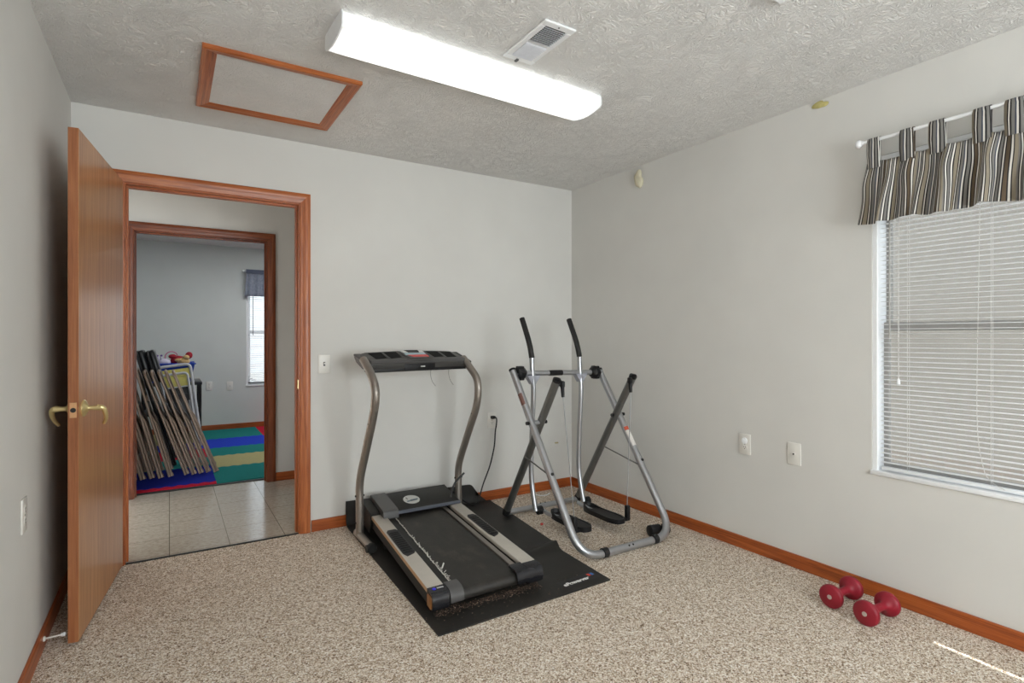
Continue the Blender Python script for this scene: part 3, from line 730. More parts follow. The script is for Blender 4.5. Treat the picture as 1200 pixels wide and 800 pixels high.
# blobs of filler near the ceiling, small litter
def blob(name, label, cat, c, r, s, m, sub=3, amp=.3, fr=60):
    b = BM(); ball(b, (0, 0, 0), r, *s, sub=sub)
    from mathutils import noise as N
    for v in b.verts: v.co *= 1 + amp * N.noise(v.co * fr)
    for v in b.verts: v.co += Vector(c)
    return tag(obj(name, b, m, None, c), label, cat)
blob('filler_patch', 'cream foam blob hanging on the right wall below the ceiling corner', 'filler', (XR - .014, 2.835, 2.345), .052, (.4, .72, 1.15), CREAM, 3, .5, 28)
blob('filler_patch', 'small yellow filler smear under the ceiling above the valance', 'filler', (XR - .004, 1.553, 2.416), .036, (.2, 1.0, .5), YELLOWISH, 3, .7, 40)
b = BM(); tube(b, smooth_path([(2.42, 3.545, .004), (2.43, 3.50, .004), (2.47, 3.475, .006), (2.52, 3.49, .012)], 6), .004, 8); tag(obj('cable_scrap', b, WHITE), 'short curled white cable scrap on the carpet by the back baseboard', 'cable')
blob('litter_scrap', 'tiny red scrap on the carpet under the silver glider', 'scrap', (2.06, 2.945, .009), .010, (1.2, .9, .8), plain('red scrap', rgb(190, 66, 60), .6), 2)

# ---------------------------------------------------------------- exercise mat
MF = [(.934, 2.069), (.972, 3.585)]
def mat_pt(u, v):
    """u across (0 left..1 right), v along (0 near .. 1 at wall .. 1.11 up the wall)"""
    vv = min(v, 1.0); yL = 2.069 + vv * (3.585 - 2.069); xL = .934 + vv * .038
    yR = 2.093 + vv * (3.585 - 2.093)
    xr = 1.884
    for (ya, xa), (yb, xb) in zip([(2.093, 1.884), (2.55, 1.908), (2.66, 1.945), (3.2, 2.005), (3.585, 2.035)], [(2.55, 1.908), (2.66, 1.945), (3.2, 2.005), (3.585, 2.035), (9, 2.035)]):
        if ya <= yR <= yb: xr = xa + (xb - xa) * (yR - ya) / (yb - ya)
    x = xL + (xr - xL) * u; y = yL + (yR - yL) * u
    # buckled ridge near the right edge, dying out under the treadmill
    z = .028 * math.exp(-((y - (2.60 - .10 * (1 - u))) / .045) ** 2) * max(0, (u - .62) / .38) ** .8
    if v > 1.0:
        t = (v - 1.0) / .11
        h = .158 - .02 * u
        if u > .88: h *= math.sqrt(max(0, 1 - ((u - .88) / .12) ** 2)) * .98 + .02
        y = 3.585 + .022 * min(1, t * 3); z = t * h; x -= .10 * t * max(0, (u - .8) / .2)
    elif v > .97: z += .004 * ((v - .97) / .03)
    return x, y, z
bm = BM(); NU, NV = 48, 100; top = []; bot = []
for j in range(NV + 1):
    v = 1.11 * j / NV; rt, rb = [], []
    for i in range(NU + 1):
        x, y, z = mat_pt(i / NU, v); up = v <= 1.0
        rb.append(bm.verts.new((x, y + (0 if up else .0), z + .0005))); rt.append(bm.verts.new((x, y - (0 if up else .007), z + (.0075 if up else .004))))
    top.append(rt); bot.append(rb)
for j in range(NV):
    for i in range(NU):
        bm.faces.new((top[j][i], top[j][i + 1], top[j + 1][i + 1], top[j + 1][i])); bm.faces.new((bot[j][i], bot[j + 1][i], bot[j + 1][i + 1], bot[j][i + 1]))
for j in range(NV):
    bm.faces.new((top[j][0], top[j + 1][0], bot[j + 1][0], bot[j][0])); bm.faces.new((top[j][NU], bot[j][NU], bot[j + 1][NU], top[j + 1][NU]))
for i in range(NU):
    bm.faces.new((top[0][i], bot[0][i], bot[0][i + 1], top[0][i + 1])); bm.faces.new((top[NV][i], top[NV][i + 1], bot[NV][i + 1], bot[NV][i]))
em = thing('exercise_mat', 'black rubber mat under the treadmill with a buckled right edge', 'exercise mat', (1.41, 2.8, 0))
obj('mat_sheet', bm, MATR, em, ang=50)
# printed mark on the mat corner
LG = Vector((1.640, 2.140, .0082)); lgx = Vector((.9985, .055, 0)).normalized(); lgy = Vector((-lgx.y, lgx.x, 0))
def lg(a, o, z=0): return LG + lgx * a + lgy * o + Vector((0, 0, z))
b = BM(); b.faces.new([b.verts.new(lg(*q)) for q in ((-.01, -.012), (.225, -.012), (.225, .062), (-.01, .062))]); lgp = obj('printed_panel', b, plain('black print', rgb(14, 13, 13), .5), em, smooth=False)
cu = bpy.data.curves.new('mark', 'FONT'); cu.body = 'ePowerver'; cu.size = .052; cu.shear = .25; cu.offset = .003
to = bpy.data.objects.new('mark', cu); C.objects.link(to); bpy.context.view_layer.update()
me = bpy.data.meshes.new_from_object(to.evaluated_get(bpy.context.evaluated_depsgraph_get())); bpy.data.objects.remove(to)
xs = [v.co.x for v in me.vertices]; sc = .168 / (max(xs) - min(xs)); x0 = min(xs)
b = BM(); b.from_mesh(me); bpy.data.meshes.remove(me)
for v in b.verts: v.co = lg((v.co.x - x0) * sc, v.co.y * sc + .004, .0006)
obj('printed_lettering', b, plain('white print', rgb(236, 236, 234), .5), lgp, smooth=False)
for k, (a0, col) in enumerate(((.176, rgb(232, 74, 50)), (.197, rgb(64, 120, 196)))):
    b = BM(); b.faces.new([b.verts.new(lg(*q, .0006)) for q in ((a0, .026), (a0 + .018, .026), (a0 + .018, .05), (a0, .05))]); obj('printed_dot', b, plain('print dot %d' % k, col, .5), lgp, smooth=False)

# ---------------------------------------------------------------- treadmill
TO = Vector((1.257, 2.236)); tex = Vector((1, .015)); tey = Vector((math.sin(R(3.8)), math.cos(R(3.8)))); SL = .034; ZT = .113
def D(lx, ly, dz):                                 # deck frame: across, along, height above the rail tops
    p = TO + tex * lx + tey * ly; return (p.x, p.y, ZT + SL * ly + dz)
tm = thing('treadmill', 'grey and black folding treadmill standing on the black mat', 'treadmill', (TO.x, TO.y, .008))
for s in (-1, 1):
    a, c = (-.292, -.212) if s < 0 else (.212, .292)
    b = BM(); box(b, a + (.006 if s < 0 else 0), c - (.006 if s > 0 else 0), .03, 1.09, -.078, -.020, T=D, bev=.003, seg=1); obj('deck_frame', b, RUBBER, tm)
    b = BM(); box(b, a, c, .03, 1.09, -.022, 0, T=D, bev=.003, seg=2); rl = obj('side_rail', b, [SILVERRAIL, TAN], tm)
    for p in rl.data.polygons:
        if s < 0 and p.normal.x < -.9: p.material_index = 1
    # ribbed foot pad with cut corners
    b = BM(); pa, pc = (a + .011, c - .002) if s < 0 else (a + .014, c - .007)
    oc = [(pa, .43), (pa + .012, .39), (pc - .012, .39 + .02), (pc, .43), (pc, .735), (pc - .012, .76), (pa + .012, .76), (pa, .735)]
    A = [b.verts.new(D(x, y, 0)) for x, y in oc]; B = [b.verts.new(D(x, y, .003)) for x, y in oc]
    for k in range(8): b.faces.new((A[k], A[(k + 1) % 8], B[(k + 1) % 8], B[k]))
    b.faces.new(B)
    for k in range(11): box(b, pa + .008, pc - .008, .428 + k * .0275, .441 + k * .0275, .003, .0065, T=D, bev=.002, seg=1)
    obj('foot_pad', b, BLACK, rl)
    # lower inner strip beside the belt
    ia, ic = (-.212, -.168) if s < 0 else (.168, .196)
    b = BM(); box(b, ia, ic, .03, 1.07, -.05, -.014, T=D, bev=.002, seg=1); obj('inner_rail', b, PEWTER if s > 0 else CHAR, tm)
    # rear end cap and belt guard
    b = BM(); prism(b, [(.032, .002), (-.012, .0015), (-.030, -.006), (-.040, -.022), (-.042, -.045), (-.036, -.068), (-.02, -.080), (.032, -.080)], a - .001, c + .001, lambda q, y, z: D(q, y, z))
    ec = obj('end_cap', b, BLACKM, tm, ang=50)
    ga, gc = (-.208, -.142) if s < 0 else (.142, .208)
    b = BM(); prism(b, [(.045, .003), (-.016, .002), (-.034, -.006), (-.046, -.022), (-.048, -.05), (-.042, -.056), (-.040, -.022), (.0, -.006), (.045, -.010)], ga, gc, lambda q, y, z: D(q, y, z)); obj('belt_guard', b, GREYP if s < 0 else BLACKM, tm, ang=50)
    if s < 0:
        b = BM(); b.faces.new([b.verts.new(D(-.268 + .009 * math.cos(2 * PI * k / 16), .008 + .011 * math.sin(2 * PI * k / 16), .0030)) for k in range(16)]); obj('sticker', b, plain('blue sticker', rgb(44, 36, 214), .4), ec, smooth=False)
        b = BM(); b.faces.new([b.verts.new(D(x, y, .0030)) for x, y in ((-.254, .003), (-.222, .003), (-.222, .017), (-.254, .017))]); obj('sticker', b, plain('silver sticker', rgb(176, 176, 176), .4), ec, smooth=False)
        b = BM(); box(b, -.2985, -.2925, -.028, .02, -.066, -.014, T=D, bev=.006, seg=3); obj('end_plug', b, plain('amber plug', rgb(140, 92, 44), .4), ec)
    # levelling feet under the deck
    for ly in (.07, .85):
        b = BM(); p0 = Vector(D((a + c) / 2, ly, -.078)); cyl(b, p0, (p0.x, p0.y, .0085), .016, 14); obj('foot', b, RUBBER, tm)
# belt: flat top, rounded round the rear roller
b = BM(); prof = [(1.05, -.018)] + [(1.05 - k * .1, -.018) for k in range(1, 11)] + [(.0 - .028 * math.sin(PI * k / 10), -.046 + .028 * math.cos(PI * k / 10)) for k in range(11)] + [(.1 * k, -.074) for k in range(1, 11)] + [(1.05, -.074)]
prism(b, prof, -.158, .158, lambda q, y, z: D(q, y, z)); obj('walking_belt', b, BELT, tm, ang=50)
# frayed edge of the belt on the left
b = BM(); rnd = random.Random(3); y = .06
path = []
while y < 1.0:
    path.append(Vector(D(-.158 - .010 * (1 - y) + rnd.uniform(-.0025, .0025), y, -.0155 + rnd.uniform(0, .002)))); y += .014
tube(b, path, lambda t: .0028 * (.5 + .8 * abs(math.sin(t * 140))), 6)
for k in range(46):
    yy = .07 + .62 * (k / 46) ** 1.2; p0 = Vector(D(-.160 + rnd.uniform(-.006, .006), yy, -.016)); d = Vector((rnd.uniform(-1, 1), rnd.uniform(-1, 1), rnd.uniform(.1, .9))).normalized()
    tube(b, [p0, p0 + d * rnd.uniform(.006, .014)], .0018, 5)
p0 = Vector(D(-.150, .21, -.014)); tube(b, [p0, p0 + Vector((.012, .006, .022))], .004, 6)
fe = obj('frayed_belt_edge', b, plain('white fray', rgb(206, 204, 198), .8), tm); fe['kind'] = 'stuff'; fe['label'] = 'white frayed strip along the left belt edge'
# motor hood
def hood_prof(f, dzf, dzb, yb): return [(f + .004, .0), (f, .006), (f, dzf - .004), (f + .006, dzf), (yb - .02, dzb), (yb - .004, dzb - .006), (yb, dzb - .02), (yb, -.11), (f + .06, -.11), (f + .06, 0)]
b = BM(); prism(b, hood_prof(.985, .017, .046, 1.285), -.145, .283, lambda q, y, z: D(q, y, z)); hd = obj('motor_hood', b, CHAR, tm, ang=40)
b = BM(); prism(b, [(.978, .002), (.978, .016), (.986, .0205), (.992, .018), (.992, .002)], -.143, .284, lambda q, y, z: D(q, y, z)); obj('hood_lip', b, plain('slate lip', rgb(92, 96, 106), .3, .2), hd, ang=40)
b = BM(); prism(b, [(.962, -.012), (.955, -.006), (.955, .026), (.962, .036), (.985, .040), (1.27, .052), (1.285, .04), (1.285, -.05), (1.0, -.05), (.99, -.012)], -.238, -.143, lambda q, y, z: D(q, y, z)); obj('hood_cover', b, GREYP, hd, ang=40)
b = BM(); prism(b, [(1.03, -.06), (1.03, .006), (1.05, .014), (1.29, .026), (1.3, .01), (1.3, -.11), (1.06, -.11)], -.298, -.24, lambda q, y, z: D(q, y, z)); obj('hood_end', b, CHAR, hd, ang=40)
def hz(y): return .017 + (y - .991) / (1.265 - .991) * .029 + .0008
def disc(name, cx, cy, rx, ry, m, lift, par, seg=36):
    b = BM(); A = [b.verts.new(D(cx + rx * math.cos(2 * PI * k / seg), cy + ry * math.sin(2 * PI * k / seg), hz(cy + ry * math.sin(2 * PI * k / seg)) + lift)) for k in range(seg)]
    B = [b.verts.new(D(cx + rx * math.cos(2 * PI * k / seg), cy + ry * math.sin(2 * PI * k / seg), hz(cy + ry * math.sin(2 * PI * k / seg)) - .001)) for k in range(seg)]
    b.faces.new(A)
    for k in range(seg): b.faces.new((A[k], B[k], B[(k + 1) % seg], A[(k + 1) % seg]))
    return obj(name, b, m, par, smooth=False)
disc('badge', -.008, 1.118, .053, .062, plain('silver badge', rgb(206, 206, 202), .3, .3), .0015, hd)
def patch(name, pts, m, lift):
    b = BM(); b.faces.new([b.verts.new(D(x, y, hz(y) + lift)) for x, y in pts]); return obj(name, b, m, hd, smooth=False)
patch('badge_print', [(-.044, 1.085), (.030, 1.098), (.034, 1.118), (-.018, 1.114), (-.020, 1.106), (-.046, 1.102)], plain('badge slate', rgb(92, 112, 124), .4), .0022)
patch('badge_print', [(-.020, 1.088), (.024, 1.094), (.026, 1.102), (-.019, 1.098)], plain('badge black', rgb(40, 44, 50), .4), .0026)
patch('badge_print', [(-.040, 1.150), (-.034, 1.152), (-.030, 1.124), (-.036, 1.122)], plain('badge dark stroke', rgb(50, 50, 50), .4), .0026)
# uprights: measured S shape, one path per side
UL = [(.974, 3.302, .040), (.974, 3.304, .19), (.974, 3.296, .36), (.974, 3.18, .56), (.974, 3.05, .77), (.974, 3.005, .88), (.974, 3.02, .955), (.974, 3.115, 1.033), (.974, 3.23, 1.092)]
UR = [(1.674, 3.38, .040), (1.674, 3.385, .22), (1.674, 3.375, .36), (1.674, 3.26, .56), (1.674, 3.13, .77), (1.674, 3.10, .88), (1.674, 3.12, .96), (1.674, 3.21, 1.025), (1.674, 3.31, 1.085)]
for U, x in ((UL, .974), (UR, 1.674)):
    b = BM(); tube(b, smooth_path(U, 6), .0235, 16); up = obj('upright', b, PEWTER, tm)
    yb = U[0][1]; b = BM(); tube(b, fillet([(x, yb + .06, .034), (x, yb, .034), (x - .004, yb - .235, .034)], .02), .0225, 14); ft = obj('base_tube', b, PEWTER, tm)
    b = BM(); lathe(b, [(0, .0235), (.008, .027), (.03, .027), (.038, .022)], (x - .004, yb - .225, .036), (0, -1, 0), 16); obj('rubber_cap', b, RUBBER, ft)
    b = BM(); cyl(b, (x - .034, yb - .24, .034), (x - .022, yb - .24, .034), .022, 16); obj('roller', b, RUBBER, ft)
    for zz, yy in ((.27, U[1][1] - .0), (.11, U[0][1])):
        b = BM(); cyl(b, (x - .028, yy, zz), (x + .028, yy, zz), .006, 8); obj('bolt', b, DARK, up)
    b = BM(); cyl(b, (x - .0245, U[4][1] + .015, .735), (x - .018, U[4][1] + .015, .735), .004, 8); obj('bolt', b, DARK, up)
# console
ca, cc = Vector((.958, 3.235, 0)), Vector((1.690, 3.345, 0)); cdir = (cc - ca).normalized(); CW = (cc - ca).length; cb = Vector((-cdir.y, cdir.x, 0))
def K(a, o, z):                                    # a along, o away from the runner, z height
    p = ca + cdir * a + cb * o; return (p.x, p.y, z)
def face(a, t, lift=0):                            # point on the sloping console face: t 0 front .. 1 back
    return K(a, -.075 + .150 * t, 1.080 + .052 * t + lift)
b = BM()
def arch(a): return .010 * math.sin(PI * a / CW)
prof = [(-.072, 1.028), (-.080, 1.040), (-.080, 1.068), (-.070, 1.078), (.072, 1.128), (.082, 1.126), (.086, 1.112), (.06, 1.075), (-.03, 1.024)]
NA = 24; rings = []
for k in range(NA + 1):
    a = CW * k / NA; e = min(1, .75 + min(k, NA - k) * .12); rings.append([b.verts.new(K(a, o, 1.078 + (z - 1.078) * e + arch(a) * (1 if z > 1.06 else .2))) for o, z in prof])
for A, B in zip(rings, rings[1:]):
    for i in range(len(prof)): b.faces.new((A[i], A[(i + 1) % len(prof)], B[(i + 1) % len(prof)], B[i]))
b.faces.new(rings[0][::-1]); b.faces.new(rings[-1]); cs = obj('console', b, plain('console grey', rgb(60, 59, 57), .45), tm, ang=35)
def fpt(a, t, lift):
    o = -.070 + .142 * t; z = 1.078 + .050 * t + arch(a) + lift; return K(a, o, z)
def on_face(name, pts, m, lift, par=cs, thick=.003):
    b = BM(); A = [b.verts.new(fpt(a, t, lift)) for a, t in pts]; B = [b.verts.new(fpt(a, t, lift - thick)) for a, t in pts]; n = len(pts)
    b.faces.new(A)
    for k in range(n): b.faces.new((A[k], B[k], B[(k + 1) % n], A[(k + 1) % n]))
    return obj(name, b, m, par, smooth=False)
TRAY = plain('tray recess', rgb(12, 12, 12), .7, spec=.15)
for a0, a1, a2 in ((.075, .168, .265), (.480, .575, .672)):
    for q0, q1 in ((a0, a1 - .006), (a1 + .006, a2)): on_face('cup_tray', [(q0 + .01, .22), (q1 - .006, .30), (q1, .9), (q0, .9)], TRAY, .0015)
    on_face('tray_divider', [(a1 - .006, .2), (a1 + .006, .2), (a1 + .006, .88), (a1 - .006, .88)], GREYP, .004)
b = BM(); prism(b, [(-.084, 1.072), (-.072, 1.086), (-.05, 1.094), (-.052, 1.086), (-.080, 1.066)], .03, CW - .03, lambda q, o, z: K(q, o, z + arch(q) * .3)); obj('front_ledge', b, GREYP, cs)
dp = on_face('display_panel', [(.305, .10), (.42, .10), (.445, .35), (.455, .97), (.29, .97), (.285, .4)], GREYP, .006)
on_face('screen', [(.318, .95), (.43, .95), (.42, .78), (.332, .78)], DARK, .0075, dp)
on_face('button_row', [(.30, .62), (.446, .62), (.446, .44), (.298, .44)], plain('pale blue keys', rgb(170, 196, 206), .4), .0075, dp)
on_face('button_row', [(.312, .41), (.446, .41), (.446, .2), (.33, .2)], plain('red keys', rgb(214, 70, 66), .4), .0075, dp)
on_face('button', [(.282, .95), (.322, .95), (.334, .68), (.302, .68)], plain('white key', rgb(222, 222, 218), .4), .0075, dp)
on_face('button', [(.424, .95), (.452, .95), (.452, .68), (.416, .68)], plain('white key', rgb(222, 222, 218), .4), .0075, dp)
b = BM(); box(b, .25, .47, -.083, -.05, 1.018, 1.066, T=K, bev=.008, seg=2); kh = obj('key_housing', b, BLACK, cs)
b = BM(); box(b, .36, .392, -.085, -.0825, 1.040, 1.048, T=K, bev=.001, seg=1); obj('key_slot', b, plain('silver mark', rgb(180, 180, 180), .3), kh)
b = BM(); box(b, .028, .028 + .69, -.076, .01, 1.016, 1.040, T=K, bev=.006, seg=2); obj('handrail_bar', b, BLACK, cs)
for s, a0 in ((-1, -.006), (1, CW - .038)):
    b = BM(); box(b, a0, a0 + .046, -.088, .086, 1.045, 1.06, T=lambda a, o, z: K(a, o, z + .34 * (o + .088) + .008), bev=.006, seg=2); obj('console_end', b, GREYP if s < 0 else CHAR, cs)
for a0, dx in ((.462, .018), (.60, .02)):
    b = BM(); tube(b, smooth_path([K(a0, -.04, 1.025), K(a0 - .004, -.042, .985), K(a0 + .006, -.044, .945), K(a0 + .03, -.046, .912)], 5), .0016, 6); obj('loose_wire', b, plain('grey wire', rgb(120, 116, 110), .5), cs)
# power cord and the plug in the outlet
b = BM(); tube(b, smooth_path([(2.068, 3.578, .626), (2.080, 3.564, .618), (2.076, 3.556, .58), (2.062, 3.55, .52), (2.050, 3.545, .415), (2.011, 3.54, .28), (1.953, 3.535, .156), (1.912, 3.52, .07), (1.872, 3.50, .026), (1.80, 3.485, .046), (1.72, 3.46, .11), (1.655, 3.44, .165), (1.59, 3.42, .175)], 7), .0055, 8); pc = obj('power_cord', b, BLACK, tm)
b = BM(); box(b, 2.052, 2.084, 3.580, 3.6074, .612, .634, bev=.004, seg=2); obj('plug', b, BLACK, pc)
b = BM(); tube(b, smooth_path([(1.572, 3.29, .165), (1.580, 3.298, .188), (1.594, 3.30, .237), (1.626, 3.30, .278), (1.676, 3.30, .317)], 6), .0065, 8); obj('cable_stub', b, BLACK, tm)
# crumbs of belt dust under the rear roller
b = BM(); rnd = random.Random(11)
for k in range(900):
    t = rnd.random(); cx, cy = D(-.27 + .56 * t, rnd.gauss(.010, .018) - .015, 0)[:2]; r_ = rnd.uniform(.0012, .0030)
    if rnd.random() < .12: cx += rnd.uniform(-.25, .3); cy += rnd.uniform(-.12, .02)
    bmesh.ops.create_icosphere(b, subdivisions=1, radius=r_, matrix=Matrix.Translation((cx, cy, .0095)) @ Matrix.Diagonal((1.2, .9, .6, 1)))
def dust_mat():
    m, nt, bb = new_mat('belt dust'); v = coords(nt)
    nt.links.new(ramp(nt, noise(nt, v, 120, 2), [(.35, rgb(40, 33, 28)), (.5, rgb(84, 66, 54)), (.68, rgb(150, 130, 114))]), bb.inputs['Base Color']); bb.inputs['Roughness'].default_value = .9; return m
du = tag(obj('belt_dust', b, dust_mat(), smooth=False), 'brown crumbs scattered on the black mat under the treadmill rear', 'dust'); du['kind'] = 'stuff'

# ---------------------------------------------------------------- silver glider
gl = thing('elliptical_glider', 'silver tubular air glider with two handles standing in the room corner', 'exercise machine', (2.24, 2.85, 0))
GL, GR_, GY0, GYT = 1.885, 2.605, 2.328, 3.005
TB_ = .0225
def front(z): return GY0 + (z - .03) / (.985 - .03) * (GYT - GY0)
pts = [(GL, front(1.005), 1.005), (GL, front(.12), .12), (GL + .012, GY0, .0245), (GR_ - .012, GY0, .0245), (GR_, front(.12), .12), (GR_, front(.985), .985)]
b = BM(); tube(b, fillet([(GL, front(1.005), 1.005), (GL + .004, GY0, .0245), (GR_ - .004, GY0, .0245), (GR_, front(.985), .985)], .15, 12), TB_, 18)
ff = obj('front_frame', b, STEEL, gl)
for x in (2.055, 2.445):
    b = BM(); cyl(b, (x - .017, GY0, .0275), (x + .017, GY0, .0275), .027, 20); obj('rubber_foot', b, RUBBER, ff)
for x in (2.225, 2.255):
    b = BM(); lathe(b, [(0, .006), (.003, .005)], (x, GY0 - TB_ * .75, .0245 + TB_ * .66), (0, -.75, .66), 12); obj('bolt', b, DARK, ff)
for x, z in ((GL, 1.005), (GR_, .985)):
    b = BM(); cyl(b, (x, front(z), z), (x, front(z + .012), z + .012), .0235, 16); obj('top_cap', b, BLACK, ff)
# transport roller at the right corner
b = BM(); lathe(b, [(0, .028), (.004, .034), (.075, .034), (.080, .028)], (2.50, 2.425, .036), (.97, -.16, 0), 20); lathe(b, [(0, .028), (.004, .034), (.024, .034), (.028, .028)], (2.612, 2.41, .036), (.97, -.16, 0), 20); cyl(b, (2.5, 2.425, .036), (2.63, 2.404, .036), .008, 10); obj('transport_roller', b, BLACK, gl)
# rear legs
RLX, RRX, RY0, RYT = 1.955, 2.572, 3.215, 2.640
for x in (RLX, RRX):
    ft_ = Vector((x, RY0, .03)); tp = Vector((x, RYT, .965))
    b = BM(); tube(b, [ft_, tp], .0245, 16); rl = obj('rear_leg', b, STEELD, gl)
    d = (tp - ft_).normalized()
    b = BM(); cyl(b, ft_ - d * .012, ft_ + d * .03, .0265, 16); obj('foot_cap', b, RUBBER, rl)
    b = BM(); tube(b, [tp - d * .004, tp + d * .012], .0255, 16); ball(b, tp + d * .012, .0225, 1, 1, .5); obj('top_cap', b, BLACK, rl)
# pivot bolts, tie links
for x0_, x1_ in ((GL, RLX), (GR_, RRX)):
    s = 1 if x1_ > x0_ else -1; yc, zc = 2.800, .700
    b = BM(); cyl(b, (x0_ - s * .034, yc, zc), (x1_ + s * .034, yc, zc), .007, 10); cyl(b, (x0_ - s * .04, yc, zc), (x0_ - s * .024, yc, zc), .011, 12); cyl(b, (x1_ + s * .026, yc, zc), (x1_ + s * .04, yc, zc), .011, 12); obj('pivot_bolt', b, BLACK, gl)
    b = BM(); cyl(b, (x0_ + s * .0, yc, zc), (x1_, yc, zc), .014, 12); obj('pivot_spacer', b, STEEL, gl)
    zf = .40; zr = .46; yr = RY0 + (RYT - RY0) * (zr - .03) / (.965 - .03)
    b = BM(); tube(b, [(x1_ - s * .022, yr, zr), (x0_ + s * .02, front(zf) + .012, zf)], .0045, 8); obj('tie_link', b, STEELD, gl)
    b = BM(); lathe(b, [(0, .010), (.003, .008)], (x0_ - .0, front(.42) - TB_ * .82, .42 + TB_ * .5), (-.35, -.75, .4), 12); obj('bolt', b, DARK, ff)
# rear base bar
b = BM(); tube(b, [(RLX + .012, RY0 - .005, .030), (RRX - .012, RY0 - .005, .030)], .019, 14); rb = obj('rear_bar', b, STEEL, gl)
for x in (2.235, 2.275):
    b = BM(); lathe(b, [(0, .006), (.004, .005)], (x, RY0 - .005, .048), (0, 0, 1), 10); obj('bolt', b, DARK, rb)
# crossbar with knobs
zc0, zc1 = .985, .975; yc = front(.985) - .004
b = BM(); tube(b, [(GL + .02, yc, .992), (GR_ - .02, yc, .978)], .0175, 16); cbar = obj('crossbar', b, STEEL, gl)
b = BM(); tube(b, [(2.155, yc, .9865), (2.265, yc, .9845)], .0185, 16); obj('label_sleeve', b, BLACK, cbar)
for x, z, s in ((GL, .992, 1), (GR_, .978, -1)):
    b = BM(); lathe(b, [(0, .036), (.012, .045), (.036, .047), (.054, .036), (.066, .022)], (x + s * .020, yc + .002, z), (s, 0, 0), 18)
    for k in range(6):
        a = k * PI / 3; cyl(b, (x + s * .03, yc + .040 * math.cos(a), z + .040 * math.sin(a)), (x + s * .058, yc + .040 * math.cos(a), z + .040 * math.sin(a)), .011, 8)
    obj('knob', b, BLACK, cbar)
# swinging arms with grips
ARM = [(2.955, .095), (2.985, .19), (3.010, .33), (3.005, .55), (2.985, .85), (2.998, 1.0), (3.003, 1.09), (3.022, 1.155), (3.053, 1.225), (3.122, 1.352)]
for x in (2.022, 2.420):
    b = BM(); P_ = smooth_path([(x, y, z) for y, z in ARM[:7]], 5); tube(b, P_, .0165, 14); am = obj('swing_arm', b, STEEL, gl)
    b = BM(); P_ = smooth_path([(x, y, z) for y, z in [ARM[6]] + ARM[6:]], 6)[6:]; tube(b, P_, .0185, 14); obj('foam_grip', b, RUBBER, am)
    b = BM(); A = []
    for yo in (-.026, .022):
        for q in ((-.05, .974), (.05, .974), (.012, .916), (-.012, .916)): A.append(b.verts.new((x + q[0], yc + yo * .9 - .002, q[1])))
    for q in ((0, 1, 2, 3), (7, 6, 5, 4), (0, 4, 5, 1), (1, 5, 6, 2), (2, 6, 7, 3), (3, 7, 4, 0)): b.faces.new([A[i] for i in q])
    obj('gusset', b, plain('gusset grey', rgb(166, 168, 178), .4, .2), am)
    # pivot at the bottom, pedal beam and pedal
    b = BM(); cyl(b, (x + .012, 2.955, .098), (x + .044, 2.955, .098), .028, 18); obj('pivot_bushing', b, BLACK, am)
for s, ax_, x0_, x1_ in ((-1, 2.022, 2.062, 2.180), (1, 2.420, 2.330, 2.452)):
    xm = (x0_ + x1_) / 2; bx = 2.022 + .05 if s < 0 else 2.420 - .05
    b = BM(); tube(b, [(bx, 2.955, .098), (bx, 2.90, .088), (xm, 2.80, .070), (xm, 2.60, .064)], .014, 10); pb = obj('pedal_beam', b, STEEL, gl)
    # pedal outline: round heel with raised rim, narrow waist, broad toe
    b = BM(); n = 40; out = []
    for k in range(n):
        a = 2 * PI * k / n; ly = .178 * (abs(math.cos(a)) ** .8) * (1 if math.cos(a) > 0 else -1); wd = .057 * (abs(math.sin(a)) ** .62) * (1 if math.sin(a) > 0 else -1)
        wd *= .92 + .16 * math.exp(-((ly + .12) / .07) ** 2)
        out.append((xm + wd, 2.722 + ly))
    zt = .088
    rim = lambda y: .005 + .020 * max(0, (y - 2.80) / .1) ** 1.2
    A = [b.verts.new((x, y, .064)) for x, y in out]; B = [b.verts.new((x, y, zt + rim(y))) for x, y in out]
    I = [b.verts.new((xm + (x - xm) * .86, 2.722 + (y - 2.722) * .95, zt + rim(y))) for x, y in out]; J = [b.verts.new((xm + (x - xm) * .82, 2.722 + (y - 2.722) * .92, zt)) for x, y in out]
    for k in range(n):
        j = (k + 1) % n; b.faces.new((A[k], A[j], B[j], B[k])); b.faces.new((B[k], B[j], I[j], I[k])); b.faces.new((I[k], I[j], J[j], J[k]))
    b.faces.new(A[::-1]); b.faces.new(J); pd = obj('pedal', b, BLACK, pb, ang=40)
    # bracket and wire up to the rear leg
    xb = x0_ - .016 if s < 0 else x1_ + .020; lx_ = RLX + .034 if s < 0 else RRX - .034
    b = BM(); box(b, xb - .014, xb + .014, 2.570, 2.600, .062, .158, bev=.007, seg=2); box(b, min(xb, xm), max(xb, xm), 2.570, 2.605, .062, .082, bev=.006, seg=2); br = obj('cable_bracket', b, BLACK, pb)
    b = BM(); box(b, lx_ - .011, lx_ + .011, 2.612, 2.648, .925, .965, bev=.008, seg=2); tube(b, [(lx_, 2.628, .93), (lx_, 2.622, .868)], lambda t: .0125 - .003 * t, 12); cyl(b, (RLX if s < 0 else RRX, 2.655, .945), (lx_, 2.63, .945), .012, 12); hk = obj('cable_hook', b, BLACK, gl)
    b = BM(); tube(b, [(lx_, 2.622, .872), (xb, 2.588, .150)], .003, 8); obj('cable', b, plain('grey cable', rgb(150, 150, 150), .4, .4), hk)
